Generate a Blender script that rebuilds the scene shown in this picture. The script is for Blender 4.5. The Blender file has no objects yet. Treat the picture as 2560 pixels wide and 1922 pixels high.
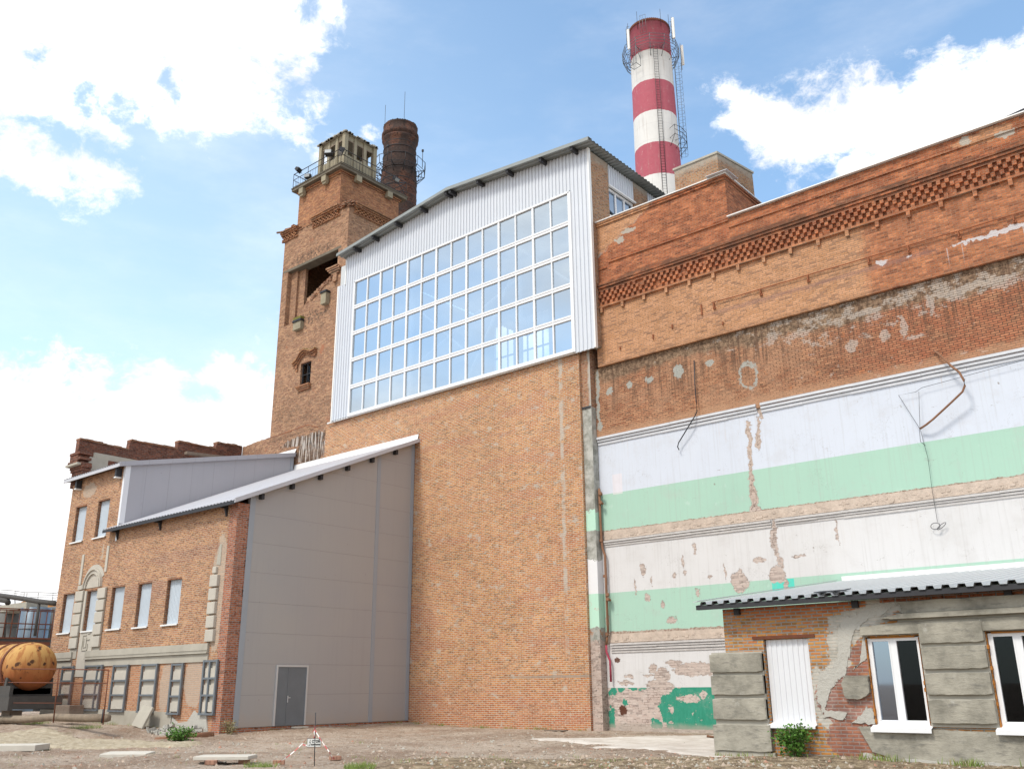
import bpy, bmesh, math, random
from math import sin, cos, pi, radians
from mathutils import Vector, Matrix
random.seed(7)
sc = bpy.context.scene
COL = sc.collection
# ------------------------------------------------------------------ camera
FPX, PIT, ROL, YAW = 2296.79, radians(18.1985), radians(-0.53786), radians(40.1103)
CAM = Vector((0, 0, 1.6))
F_ = Vector((-sin(YAW)*cos(PIT), cos(YAW)*cos(PIT), sin(PIT)))
R0 = Vector((cos(YAW), sin(YAW), 0)); U0 = R0.cross(F_)
R_ = cos(ROL)*R0 + sin(ROL)*U0
U_ = -sin(ROL)*R0 + cos(ROL)*U0
cam = bpy.data.objects.new('camera', bpy.data.cameras.new('camera')); COL.objects.link(cam)
cam.matrix_world = Matrix(((R_.x, U_.x, -F_.x, CAM.x), (R_.y, U_.y, -F_.y, CAM.y), (R_.z, U_.z, -F_.z, CAM.z), (0, 0, 0, 1)))
cam.data.sensor_width = 36; cam.data.lens = 36*FPX/2560
cam.data.clip_start = 0.1; cam.data.clip_end = 3000
sc.camera = cam
def raydir(x, y): return (F_*FPX + R_*(x-1280) - U_*(y-961)).normalized()
def on(x, y, ax, val):
    d = raydir(x, y); return CAM + d*((val-CAM[ax])/d[ax])
def zl(x0, y0, s): return lambda x, y: (x0+x*s, y0+y*s)
s_ = .28933
r3 = zl(640,240,s_); r4 = zl(620,640,s_); r6 = zl(1400,320,s_); r1 = zl(0,1050,s_); r5 = zl(1400,0,s_)
# ------------------------------------------------------------------ node helper
class S:
    def __init__(s, g, k): s.g = g; s.k = k
    def _m(s, op, *o): return s.g.math(op, s, *o)
    def __add__(s, o): return s._m('ADD', o)
    __radd__ = __add__
    def __sub__(s, o): return s._m('SUBTRACT', o)
    def __rsub__(s, o): return s.g.math('SUBTRACT', o, s)
    def __mul__(s, o): return s._m('MULTIPLY', o)
    __rmul__ = __mul__
    def __truediv__(s, o): return s._m('DIVIDE', o)
    def mn(s, o): return s._m('MINIMUM', o)
    def mx(s, o): return s._m('MAXIMUM', o)
    def ab(s): return s._m('ABSOLUTE')
    def cl(s):
        r = s._m('ADD', 0.0); r.k.node.use_clamp = True; return r
    def step(s, a, b): return s.g.rng(s, a, b)
class G:
    def __init__(g, tree): g.t = tree; g.n = tree.nodes; g.l = tree.links
    def put(g, sock, v):
        if isinstance(v, S): g.l.new(v.k, sock)
        elif isinstance(v, (tuple, list)) and len(v) == 3 and sock.type == 'RGBA': sock.default_value = (*v, 1)
        else: sock.default_value = v
    def math(g, op, *a):
        n = g.n.new('ShaderNodeMath'); n.operation = op
        for i, v in enumerate(a): g.put(n.inputs[i], v)
        return S(g, n.outputs[0])
    def vm(g, op, *a):
        n = g.n.new('ShaderNodeVectorMath'); n.operation = op
        for i, v in enumerate(a): g.put(n.inputs[i], v)
        return n
    def rng(g, v, a, b, c=0., d=1.):
        n = g.n.new('ShaderNodeMapRange'); n.interpolation_type = 'SMOOTHSTEP' if a < b else 'LINEAR'; n.clamp = True
        g.put(n.inputs[0], v)
        if a > b: a, b, c, d = b, a, d, c; n.interpolation_type = 'SMOOTHSTEP'
        for i, q in zip((1, 2, 3, 4), (a, b, c, d)): n.inputs[i].default_value = q
        return S(g, n.outputs[0])
    def mix(g, f, a, b, mode='MIX'):
        n = g.n.new('ShaderNodeMix'); n.data_type = 'RGBA'; n.blend_type = mode
        g.put(n.inputs[0], f); g.put(n.inputs[6], a); g.put(n.inputs[7], b)
        return S(g, n.outputs[2])
    def noise(g, vec, sc_, det=3., rough=.5, dist=0., col=False):
        n = g.n.new('ShaderNodeTexNoise'); g.put(n.inputs['Vector'], vec)
        n.inputs['Scale'].default_value = sc_; n.inputs['Detail'].default_value = det
        n.inputs['Roughness'].default_value = rough; n.inputs['Distortion'].default_value = dist
        return S(g, n.outputs[1 if col else 0])
    def voro(g, vec, sc_, feat='F1', out='Distance'):
        n = g.n.new('ShaderNodeTexVoronoi'); n.feature = feat; g.put(n.inputs['Vector'], vec)
        n.inputs['Scale'].default_value = sc_; return S(g, n.outputs[out])
    def comb(g, x, y, z):
        n = g.n.new('ShaderNodeCombineXYZ')
        for i, v in enumerate((x, y, z)): g.put(n.inputs[i], v)
        return S(g, n.outputs[0])
    def sep(g, v):
        n = g.n.new('ShaderNodeSeparateXYZ'); g.put(n.inputs[0], v)
        return [S(g, o) for o in n.outputs]
    def scale(g, v, k):
        n = g.vm('MULTIPLY', v, k if isinstance(k, tuple) else (k, k, k)); return S(g, n.outputs[0])
    def addv(g, a, b): return S(g, g.vm('ADD', a, b).outputs[0])
MATS = {}
def mat(name, rough=.8, metal=0., spec=.3):
    m = bpy.data.materials.new(name); m.use_nodes = True; MATS[name] = m
    g = G(m.node_tree); b = m.node_tree.nodes['Principled BSDF']
    b.inputs['Roughness'].default_value = rough; b.inputs['Metallic'].default_value = metal
    b.inputs['Specular IOR Level'].default_value = spec
    geo = g.n.new('ShaderNodeNewGeometry'); g.P = S(g, geo.outputs['Position']); g.N = S(g, geo.outputs['Normal'])
    g.b = b; g.m = m
    return g
def setc(g, c): g.put(g.b.inputs['Base Color'], c)
def bump(g, h, dist=.02, st=.6):
    n = g.n.new('ShaderNodeBump'); n.inputs['Strength'].default_value = st; n.inputs['Distance'].default_value = dist
    g.put(n.inputs['Height'], h); g.l.new(n.outputs[0], g.b.inputs['Normal'])
def wallco(g):
    x, y, z = g.sep(g.P); nx, ny, nz = g.sep(g.N)
    f = g.math('GREATER_THAN', nx.ab(), ny.ab())
    h = x*(1-f) + y*f
    return h, z
def brickcol(g, c1, c2, mo, h=None, z=None, rowh=.077, bw=.26, mort=.009, var=.35, dirt=.25, bias=0., speck=.42):
    """returns colour socket, mortar factor"""
    if h is None: h, z = wallco(g)
    V = g.comb(h, z, 0.)
    wob = g.noise(V, .9, 2.)
    V2 = g.comb(h + (wob-.5)*.06, z + (wob-.5)*.05 + (g.noise(V, 7., 2.)-.5)*.012, 0.)
    n = g.n.new('ShaderNodeTexBrick'); g.put(n.inputs['Vector'], V2)
    n.inputs['Scale'].default_value = 1; n.inputs['Brick Width'].default_value = bw; n.inputs['Row Height'].default_value = rowh
    n.inputs['Mortar Size'].default_value = mort; n.inputs['Mortar Smooth'].default_value = .25; n.inputs['Bias'].default_value = bias
    g.put(n.inputs['Color1'], c1); g.put(n.inputs['Color2'], c2); g.put(n.inputs['Mortar'], mo)
    c = S(g, n.outputs[0]); fac = S(g, n.outputs[1])
    w = g.n.new('ShaderNodeTexWhiteNoise')
    idx = g.comb(g.math('FLOOR', h/bw*1.0 + g.math('FLOOR', z/rowh)*.5), g.math('FLOOR', z/rowh), 0.)
    g.put(w.inputs['Vector'], idx); wn = S(g, w.outputs['Value'])
    big = g.noise(V, .35, 4., .6); mid = g.noise(V, 2.3, 4., .65)
    c = g.mix((wn-.5).ab()*0 + g.rng(wn, .70, .92)*.8*(1-fac), c, g.mix(.55, c1, (.09, .05, .045)))
    k = 1 - var*.5 + (big*.55+mid*.45-.5)*var*2.2
    c = g.mix(1., c, g.comb(k, k, k), 'MULTIPLY')
    c = g.mix(g.rng(mid, .62, .75)*dirt*1.6, c, mo)
    sp = g.noise(g.comb(h, z*1.9, 7.7), 7.5, 4., .75)
    c = g.mix(g.rng(sp, .54, .66)*speck, c, mo)
    k2 = 1-g.rng(sp, .47, .36)*speck*1.3
    c = g.mix(1., c, g.comb(k2, k2, k2), 'MULTIPLY')
    return c, fac, mid, big
def ncoord(g, k=1.): return g.scale(g.P, k)
def simple(name, col, rough=.7, metal=0., var=.12, sc_=2., spec=.3, bumpd=0., bs=20.):
    g = mat(name, rough, metal, spec)
    n = g.noise(g.P, sc_, 5., .6); k = 1-var + n*var*2
    setc(g, g.mix(1., col, g.comb(k, k, k), 'MULTIPLY'))
    if bumpd: bump(g, g.noise(g.P, bs, 4.), bumpd)
    return g.m
def blobs(g, h, z, lst, nz=.55, nsc=2.2):
    """signed field >0 inside any of the ragged blobs (h,z,rh,rz)"""
    V = g.comb(h, z, 0.); d = None
    wp = g.sep(g.noise(V, 1.9, 5., .62, col=True)); h = h+(wp[0]-.5)*.42; z = z+(wp[1]-.5)*.42
    wp = g.sep(g.noise(V, 7., 4., .6, col=True)); h = h+(wp[0]-.5)*.20; z = z+(wp[1]-.5)*.20
    for (a, b, ra, rb) in lst:
        ln = g.vm('LENGTH', g.comb((h-a)/ra, (z-b)/rb, 0.)); q = (1-S(g, ln.outputs['Value']))*min(1.6, max(.45, math.sqrt(ra*rb)/.3))
        d = q if d is None else d.mx(q)
    return d + (g.noise(V, nsc, 6., .65)-.5)*nz*2 + (g.noise(V, 11., 3., .6)-.5)*.35
# ------------------------------------------------------------------ world
SUN_EL, SUN_AZ = radians(54), radians(187)   # azimuth measured from +Y clockwise: behind the camera, to its left
w = bpy.data.worlds.new('World'); sc.world = w; w.use_nodes = True
g = G(w.node_tree); bg = w.node_tree.nodes['Background']
tc = g.n.new('ShaderNodeTexCoord'); D = S(g, tc.outputs['Generated'])
sky = g.n.new('ShaderNodeTexSky'); sky.sky_type = 'NISHITA'; sky.sun_disc = False
sky.sun_elevation = SUN_EL; sky.sun_rotation = SUN_AZ; sky.air_density = 1.; sky.dust_density = 1.2; sky.ozone_density = 2.
SK = S(g, sky.outputs[0])
CL = [(60,30,190),(250,70,200),(420,150,180),(540,60,120),(300,170,120),(470,250,90),(560,230,60),(370,235,60),(660,80,60),(640,130,34),(710,10,44),(740,80,34),
      (15,240,50),(40,290,44),(20,335,44),(70,365,44),(125,385,44),(185,388,54),(240,405,40),(80,215,40),(275,425,20),
      (690,222,42),(640,300,58),(730,305,40),(690,330,44),(575,488,38),(610,483,32),(800,268,24),(830,120,12),(590,705,22),(345,790,20),
      (30,790,40),(110,820,60),(200,850,80),(330,860,110),(480,830,100),(430,765,44),(540,770,40),(130,950,130),(0,1000,220),(260,1060,230),(60,1250,200),(500,1000,200),
      (1562,212,46),(1605,245,66),(1660,250,66),(1700,290,100),(1780,300,110),(1900,265,112),(2030,225,110),(2150,170,80),(2212,120,50),(1740,370,55),(1860,370,90),(1730,410,36),(1690,395,20),(2212,300,160),(2050,350,140),(1620,362,10),(1745,185,8),(1130,745,90)]  # last blob: cloud added, hidden behind the hall, to whiten its far windows
HO = [(215,262,40),(265,285,30),(140,262,26),(375,195,12),(55,165,16),(300,320,24)]
x, y, z = g.sep(D)
warp = g.noise(D, 6., 5., .6, col=True)
Dw = S(g, g.vm('ADD', D, g.scale(S(g, g.vm('SUBTRACT', warp, (.5, .5, .5)).outputs[0]), .055)).outputs[0])
dens = None
for (px, py, r) in CL:
    dd = raydir(px*2560/2212, py*2560/2212)
    q = (r - S(g, g.vm('DISTANCE', Dw, tuple(dd)).outputs['Value'])*1984)*(1/62)
    dens = q if dens is None else dens.mx(q)
w2 = g.noise(D, 9., 6., .65, col=True)
Dh = S(g, g.vm('ADD', D, g.scale(S(g, g.vm('SUBTRACT', w2, (.5, .5, .5)).outputs[0]), .14)).outputs[0])
for (px, py, r) in HO:
    dd = raydir(px*2560/2212, py*2560/2212)
    dens = dens.mn((S(g, g.vm('DISTANCE', Dh, tuple(dd)).outputs['Value'])*1984 - r)*(1/45)+.3)
wisp = g.noise(g.scale(Dw, (1., 1., 1.5)), 15., 10., .68)
puff = g.noise(g.scale(D, (1., 1., 1.6)), 5., 8., .55)
# behind the viewer: unseen noise clouds, made broad to raise the ambient light
fwd = S(g, g.vm('DOT_PRODUCT', D, tuple(F_)).outputs['Value'])
back = (g.noise(g.scale(D, (1., 1., 2.2)), 1.6, 5., .5)-.30)*2.0*g.rng(fwd, .62, .2)
dens = dens.mx(-2.).mn(2.6)
alpha = g.rng((dens + (wisp-.5)*4.2 + (puff-.5)*2.6), .0, .95)
alpha = alpha.mx(g.rng(back, 0., .6)).cl()
veil = g.rng(g.noise(g.scale(D, (1., 1., 3.)), 3.2, 6., .6), .42, .8)*.22
alpha = (alpha + veil*(1-alpha)).cl()
hz = g.rng(z, .42, .02)
lw = g.rng(S(g, g.vm('DISTANCE', D, tuple(raydir(100, 1100))).outputs['Value']), .75, .1)
blue = g.mix((.06 + hz*.5 + lw*.30).cl(), g.mix(1., SK, (1.34, 1.50, 1.44), 'MULTIPLY'), (5.2, 6.4, 7.2))
shade = g.rng(g.noise(g.scale(D, (1., 1., 2.)), 9., 6., .6), .35, .75)
cloudc = g.mix(shade, (5.7, 5.7, 5.8), (8.6, 8.4, 8.1))
g.put(bg.inputs['Color'], g.mix(alpha, blue, cloudc)); bg.inputs['Strength'].default_value = .15
# ------------------------------------------------------------------ sun
sl = bpy.data.lights.new('sun', 'SUN'); sl.energy = 2.1; sl.angle = radians(12); sl.color = (1., .94, .84)
so = bpy.data.objects.new('sun', sl); COL.objects.link(so)
sd = Vector((sin(SUN_AZ)*cos(SUN_EL), cos(SUN_AZ)*cos(SUN_EL), sin(SUN_EL)))
so.rotation_euler = sd.to_track_quat('Z', 'Y').to_euler(); so.location = sd*60
sc.view_settings.view_transform = 'Standard'; sc.view_settings.look = 'None'
sc.view_settings.exposure = 0.42; sc.view_settings.gamma = 1.0
sc.cycles.max_bounces = 6; sc.cycles.diffuse_bounces = 3; sc.cycles.transparent_max_bounces = 8
# ------------------------------------------------------------------ mesh helper
def oloc(o):
    v = Vector((0, 0, 0))
    while o is not None: v = v + o.location; o = o.parent
    return v
def thing(name, label, cat, loc=(0, 0, 0), group=None):
    o = bpy.data.objects.new(name, None); COL.objects.link(o); o.location = loc
    o.empty_display_size = .3
    tag(o, label, cat, group); return o
def tag(o, label=None, cat=None, group=None, kind=None):
    if label: o['label'] = label
    if cat: o['category'] = cat
    if group: o['group'] = group
    if kind: o['kind'] = kind
    return o
def copy_tree(o, parent=None):
    c = o.copy(); COL.objects.link(c); c.parent = parent
    for ch in [q for q in bpy.data.objects if q.parent == o]: copy_tree(ch, c)
    return c
class M:
    def __init__(s): s.v = []; s.f = []; s.mi = []; s.sm = set(); s.cm = 0
    def add(s, vs, fs, smooth=False):
        b = len(s.v); s.v += [tuple(q) for q in vs]
        for f in fs:
            if smooth: s.sm.add(len(s.f))
            s.f.append([b+i for i in f]); s.mi.append(s.cm)
        return s
    def m(s, i): s.cm = i; return s
    def box(s, x0, x1, y0, y1, z0, z1):
        if x0 > x1: x0, x1 = x1, x0
        if y0 > y1: y0, y1 = y1, y0
        if z0 > z1: z0, z1 = z1, z0
        vs = [(x0,y0,z0),(x1,y0,z0),(x1,y1,z0),(x0,y1,z0),(x0,y0,z1),(x1,y0,z1),(x1,y1,z1),(x0,y1,z1)]
        return s.add(vs, [(0,3,2,1),(4,5,6,7),(0,1,5,4),(1,2,6,5),(2,3,7,6),(3,0,4,7)])
    def hexa(s, a, b, c, d, ext):
        """quad a,b,c,d swept by vector ext"""
        q = [Vector(p) for p in (a, b, c, d)]; e = Vector(ext); vs = q+[p+e for p in q]
        return s.add(vs, [(3,2,1,0),(4,5,6,7),(0,1,5,4),(1,2,6,5),(2,3,7,6),(3,0,4,7)])
    def prism(s, poly, ax, a, b):
        """2-D polygon swept along axis ax from a to b (poly in the other two axes, in order)"""
        def P(p, t):
            return (t, p[0], p[1]) if ax == 0 else ((p[0], t, p[1]) if ax == 1 else (p[0], p[1], t))
        n = len(poly); vs = [P(p, a) for p in poly]+[P(p, b) for p in poly]
        fs = [list(range(n))[::-1], list(range(n, 2*n))]+[(i, (i+1) % n, n+(i+1) % n, n+i) for i in range(n)]
        return s.add(vs, fs)
    def cyl(s, p0, p1, r0, r1=None, n=12, cap=True, smooth=True):
        r1 = r0 if r1 is None else r1; p0 = Vector(p0); p1 = Vector(p1); d = (p1-p0).normalized()
        a = d.orthogonal().normalized(); b = d.cross(a); vs = []
        for p, r in ((p0, r0), (p1, r1)):
            for i in range(n):
                t = 2*pi*i/n; vs.append(p+a*r*cos(t)+b*r*sin(t))
        s.add(vs, [(i, (i+1) % n, n+(i+1) % n, n+i) for i in range(n)], smooth)
        if cap: s.add(vs, [list(range(n))[::-1], list(range(n, 2*n))])
        return s
    def tube(s, pts, r, n=6):
        pts = [Vector(p) for p in pts]; L = len(pts); vs = []; fs = []
        for i, p in enumerate(pts):
            d = (pts[min(i+1, L-1)]-pts[max(i-1, 0)]).normalized()
            a = d.cross(Vector((0.03, .05, 1))); a = a.normalized() if a.length > .1 else d.cross(Vector((1, 0, 0))).normalized()
            b = d.cross(a)
            for k in range(n): vs.append(p+a*r*cos(2*pi*k/n)+b*r*sin(2*pi*k/n))
        for i in range(L-1):
            for k in range(n): fs.append((i*n+k, i*n+(k+1) % n, (i+1)*n+(k+1) % n, (i+1)*n+k))
        fs += [list(range(n))[::-1], list(range((L-1)*n, L*n))]
        return s.add(vs, fs, True)
    def lathe(s, c, prof, n=48, smooth=True):
        """profile list of (r, z) round vertical axis c=(x,y)"""
        vs = []; fs = []
        for r, zz in prof:
            for i in range(n): vs.append((c[0]+r*cos(2*pi*i/n), c[1]+r*sin(2*pi*i/n), zz))
        for j in range(len(prof)-1):
            for i in range(n): fs.append((j*n+i, j*n+(i+1) % n, (j+1)*n+(i+1) % n, (j+1)*n+i))
        return s.add(vs, fs, smooth)
    def corr(s, P0, A, n, B, d, top=None, th=0.):
        """corrugated sheet: n ribs across A, swept along B (or B*top(t)), rib depth vector d"""
        P0 = Vector(P0); A = Vector(A); B = Vector(B); d = Vector(d); vs = []; fs = []
        prof = [(0, 0), (.42, 0), (.5, 1), (.92, 1), (1, 0)]; ts = []
        for i in range(n):
            for k, (a, hh) in enumerate(prof):
                if i and k == 0: continue
                ts.append(((i+a)/n, hh))
        for t, hh in ts:
            p = P0+A*t+d*hh; q = p+(B if top is None else B*top(t)); vs += [p, q]
        for i in range(len(ts)-1): fs.append((2*i, 2*i+2, 2*i+3, 2*i+1))
        s.add(vs, fs)
        return s
    def build(s, name, mats, parent=None, loc=None, label=None, bevel=0.):
        me = bpy.data.meshes.new(name)
        off = Vector(loc) if loc is not None else oloc(parent)
        me.from_pydata([tuple(Vector(v)-off) for v in s.v], [], s.f)
        for mm in (mats if isinstance(mats, (list, tuple)) else [mats]): me.materials.append(mm if not isinstance(mm, str) else MATS[mm])
        me.polygons.foreach_set('material_index', s.mi)
        me.polygons.foreach_set('use_smooth', [i in s.sm for i in range(len(s.f))])
        me.validate(); me.update()
        bm = bmesh.new(); bm.from_mesh(me); bmesh.ops.recalc_face_normals(bm, faces=bm.faces); bm.to_mesh(me); bm.free()
        o = bpy.data.objects.new(name, me); COL.objects.link(o); o.parent = parent
        if parent is None: o.location = off
        if bevel:
            b = o.modifiers.new('bevel', 'BEVEL'); b.width = bevel; b.segments = 1; b.limit_method = 'ANGLE'
        if label: o['label'] = label
        return o
def ragged(p, q, n, amp):
    """points from p to q (2-D) with jitter of brick-like steps"""
    out = []
    for i in range(n):
        t = i/n; j = random.uniform(-amp, amp)
        out.append((p[0]+(q[0]-p[0])*t+random.uniform(-amp, amp)*.6, p[1]+(q[1]-p[1])*t+j))
    return out
# ------------------------------------------------------------------ materials
def brickmat(name, c1, c2, mo, tint=None, bd=.014, extra=None, **k):
    g = mat(name, .93, 0, .15)
    h, z = wallco(g)
    c, fac, mid, big = brickcol(g, c1, c2, mo, h, z, **k)
    if extra: c = extra(g, c, h, z, fac, mid, big)
    setc(g, c); bump(g, (1-fac)*.7 + mid*.8, bd, .7)
    return g.m
MO = (.58, .48, .37)
def x_hall(g, c, h, z, fac, mid, big):
    # redder in horizontal zones, grey mortar smears, a vertical smear on the right
    V = g.comb(h*.25, z*1.2, 0.); zone = g.noise(V, 1.1, 3., .55)
    c = g.mix(g.rng(zone, .52, .66)*.5*(1-fac), c, (.40, .125, .065))
    c = g.mix(g.rng(z, 2.2, .6)*.35*(1-fac), c, (.40, .11, .06))
    sm = g.rng(g.noise(g.comb(h, z*1.6, 3.), 1.7, 6., .7), .57, .66)*.7
    vs = g.rng((h+22.55+(mid-.5)*.35).ab(), .16, .03)*g.rng(z, 2., 5.)*g.rng(g.noise(g.comb(h, z, 9.), 1.3, 4., .6), .42, .55)*.8
    c = g.mix(sm.mx(vs), c, (.47, .43, .37))
    line = g.rng((z-1.97+(mid-.5)*.06).ab(), .07, .03)*g.rng(h, -26.5, -24.)
    return g.mix(line*.7, c, (.30, .26, .22))
brickmat('brick_hall', (.69, .33, .125), (.54, .195, .07), MO, extra=x_hall, mort=.0145, var=.35, speck=.34)
def x_left(g, c, h, z, fac, mid, big):
    V = g.comb(h, z, 0.)
    c = g.mix(blobs(g, h, z, [(-34.2, 6.9, 4.6, .30), (-38, 5.6, 3.5, .5)], .5, 1.5).step(0, .5)*.35*(1-fac), c, (.22, .10, .085))
    c = g.mix(g.rng(z, 3.0, 2.4)*.45*(1-fac), c, (.48, .20, .10))
    return g.mix(blobs(g, h, z, [(-32.35, 5.2, .5, 2.4), (-33.5, 1.9, .7, 1.0), (-35.5, 1.7, .45, 1.), (-42.2, 7.7, .1, .5), (-44.3, 10.9, .7, .35)], .55, 2.).step(0, .15)*.6, c, (.46, .40, .33))
brickmat('brick_left', (.63, .33, .16), (.42, .185, .10), (.52, .42, .33), extra=x_left, mort=.012, var=.35)
brickmat('brick_return', (.52, .19, .09), (.42, .13, .065), (.36, .33, .30), mort=.012, var=.3)
def x_tower(g, c, h, z, fac, mid, big):
    red = g.rng(g.noise(g.comb(h, z, 5.), 1.1, 5., .6), .62, .70)
    c = g.mix(red*.7*(1-fac), c, (.40, .13, .06))
    soot = blobs(g, h, z, [(-40.6, 26.0, 2.2, .35), (-39, 14.4, 1.6, .35), (-40.5, 21.9, 1.6, .5)], .6, 2.5).step(0, .2)
    c = g.mix(soot*.75*g.rng(g.noise(g.comb(h*1.2, z, 0.), 5., 6., .75), .47, .58), c, (.05, .045, .04))
    wh = blobs(g, h, z, [(-39.6, 13.9, 1.5, .9), (-40.2, 14.6, 2.4, .3)], .9, 4.).step(.1, .3)
    streak = g.rng(g.noise(g.comb(h*7., z*.8, 0.), 1., 5., .6), .45, .6)
    c = g.mix(wh*streak*.75, c, (.55, .53, .50))
    return g.mix(wh*(1-streak)*.7, c, (.04, .035, .03))
brickmat('brick_tower', (.64, .36, .205), (.37, .18, .11), (.33, .26, .20), extra=x_tower, mort=.010, var=.45)
brickmat('brick_shaft', (.60, .28, .13), (.34, .13, .07), (.30, .22, .16), mort=.010, var=.4)
brickmat('brick_dark', (.34, .12, .07), (.15, .065, .05), (.22, .17, .14), mort=.010, var=.6)
def x_up(g, c, h, z, fac, mid, big):
    n = g.noise(g.comb(h*.5, z, 2.), .8, 4., .6)
    rd = g.rng(z, 16.7, 17.2).mx(g.rng(h + (mid-.5)*1.2, -9.6, -9.0)*.8)
    tri = (z-19.3-(h+20.7)*.53+(g.noise(g.comb(h, z, 31.), 2.2, 5., .7)-.5)*.5).mn((-17.7-h)*.5); rd = rd*(1-tri.step(0, .06))
    rd = rd*(1-blobs(g, h, z, [(-5.0, 18.8, 1.0, .25)], .5, 3.).step(0, .1)*.8)
    c = g.mix(rd*.95, c, g.mix(mid.step(.35, .65), (.66, .40, .36), (.86, .60, .52)), 'MULTIPLY')
    c = g.mix(rd*fac*.45, c, (.42, .30, .21))
    bn = g.rng(g.noise(g.comb(g.math('FLOOR', h/.26+g.math('FLOOR', z/.077)*.5)*.77, g.math('FLOOR', z/.077)*.77, 0.), 3.3, 0.), .36, .64); c = g.mix(rd*.8*(1-fac), c, g.mix(bn, (.62, .58, .58), (1.12, 1.08, 1.0)), 'MULTIPLY')
    pale = blobs(g, h, z, [(-18.9, 20.1, .4, .12), (-19.4, 19.8, .3, .16), (-5.6, 18.85, .2, .2), (-4.3, 18.6, .4, .12)], .6, 4.).step(0, .12).mx((1-((tri-.02).ab()/.10)).mx(0)*g.noise(g.comb(h, z, 3.), 3., 3.).step(.4, .55)*g.rng(z, 19.9, 19.3).mx(.35))
    c = g.mix(pale*.85, c, (.42, .40, .35))
    cd_ = g.rng(z, 17.66, 17.74)*g.rng(z, 18.25, 18.12)*g.rng(g.noise(g.comb(h*.7, z*2., 4.), 1.6, 5., .7), .36, .56); c = g.mix(cd_*.7, c, (.09, .055, .04))
    lip = g.rng(z, 14.55, 14.38)*.5; c = g.mix(lip*mid.step(.35, .6), c, (.20, .11, .07))
    # a purple-brown line of old roofing and white drips below the conduit
    li = g.rng((z-15.28+(mid-.5)*.18).ab(), .12, .03)*g.rng(h, -17.5, -14.)*(1-g.rng(h, -7.4, -6.8))
    c = g.mix(li*.45, c, (.22, .13, .12))
    rst = g.rng(z, 14.9, 15.3)*g.rng(z, 15.32, 15.25)*g.rng(g.noise(g.comb(h*9., z*.3, 1.), 1., 3.), .5, .62)*g.rng(h, -14.5, -13.)
    c = g.mix(rst*.35, c, (.22, .12, .10))
    wl = blobs(g, h, z, [(-4.9, 15.27, 1.6, .09), (-8.82, 15.32, .2, .11), (-7.87, 15.3, .1, .05), (-8.7, 15.42, .2, .04)], .5, 5.).step(0, .1)
    dr = g.rng(g.noise(g.comb(h*11., 0., 4.), 1., 2.), .60, .64)*g.rng(z, 14.4, 15.2)*g.rng(z, 15.25, 15.2)*g.rng(h, -6.9, -6.6)
    return g.mix(wl.mx(dr*.8)*.85, c, (.56, .54, .55))
brickmat('brick_upper', (.69, .365, .205), (.56, .28, .14), (.33, .23, .16), extra=x_up, mort=.009, var=.28, dirt=.1, speck=.25)
def x_band(g, c, h, z, fac, mid, big):
    V = g.comb(h, z, 0.)
    z0 = 14.35 + (h+21)*.0
    pale = g.rng(g.noise(g.comb(h, z, 6.), .9, 5., .6), .42, .6)*g.rng(h, -8.5, -12.)
    c = g.mix(pale*.45, c, (.46, .27, .17))
    org = g.rng(g.noise(g.comb(h, z, 11.), 1.6, 5., .65), .60, .68)*(1-fac)
    c = g.mix(org*.7, c, (.50, .19, .08))
    c = g.mix(g.rng(h, -12.5, -8.)*.5*(1-fac)*mid.step(.3, .6), c, (.40, .12, .06))
    # deep raked joints on the right
    c = g.mix(fac*(.35+.65*g.rng(h+(big-.5)*5, -15., -11.))*.85, c, (.07, .045, .035))
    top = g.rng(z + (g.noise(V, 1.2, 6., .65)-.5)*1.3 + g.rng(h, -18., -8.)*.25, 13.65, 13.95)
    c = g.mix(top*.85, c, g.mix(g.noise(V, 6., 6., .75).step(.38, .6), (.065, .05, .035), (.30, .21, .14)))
    drip = g.rng(g.noise(g.comb(h*8., z*.35, 0.), 1., 5., .65), .48, .60)*g.rng(z, 11.7, 13.4)*.9
    drip2 = g.rng(g.noise(g.comb(h*10., z*.5, 8.), 1., 4., .6), .62, .68)*g.rng(h, -9., -5.)*.8
    c = g.mix(drip.mx(drip2)*g.rng(g.noise(V, .8, 3.), .34, .52)*.8, c, (.11, .065, .045))
    wh = g.rng(g.noise(g.comb(h, z*1.3, 14.), 1.5, 6., .7)+g.rng(z, 12.8, 13.7)*.12-g.rng(h, -12., -16.)*.12, .60, .66)*(1-fac)
    wh = wh.mx(blobs(g, h, z, [(-10.24, 12.7, .2, .28), (-9.09, 12.8, .17, .25), (-8.45, 12.95, .14, .4), (-8.2, 12.5, .35, .1), (-6.2, 13.75, 1.4, .13), (-9.6, 13.8, .6, .12), (-7.5, 13.5, .12, .4)], .5, 4.).step(0, .1)*(1-fac*.6))
    c = g.mix(wh*.5, c, (.56, .51, .46))
    gp = blobs(g, h, z, [(-20.37, 13.25, .16, .18), (-19.31, 13.3, .17, .15), (-18.42, 13.28, .22, .14), (-17.08, 13.35, .26, .28), (-15.7, 13.35, .2, .14), (-20.95, 13.0, .08, 1.3), (-20.95, 11.8, .14, .2)], .5, 4.).step(0, .08)
    ring = (blobs(g, h, z, [(-14.14, 12.5, .42, .62)], .4, 4.)-.25).ab()
    gp = gp.mx(g.rng(ring, .24, .10)*g.noise(V, 3., 4., .7).step(.38, .52))
    c = g.mix(gp*.9, c, (.36, .37, .34))
    bot = g.rng(z + (mid-.5)*.5, 11.75, 11.5)
    return g.mix(bot*.55, c, (.44, .26, .16))
brickmat('brick_band', (.66, .34, .19), (.45, .19, .105), (.27, .17, .11), extra=x_band, mort=.011, var=.5, bw=.25, bd=.03)
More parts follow.
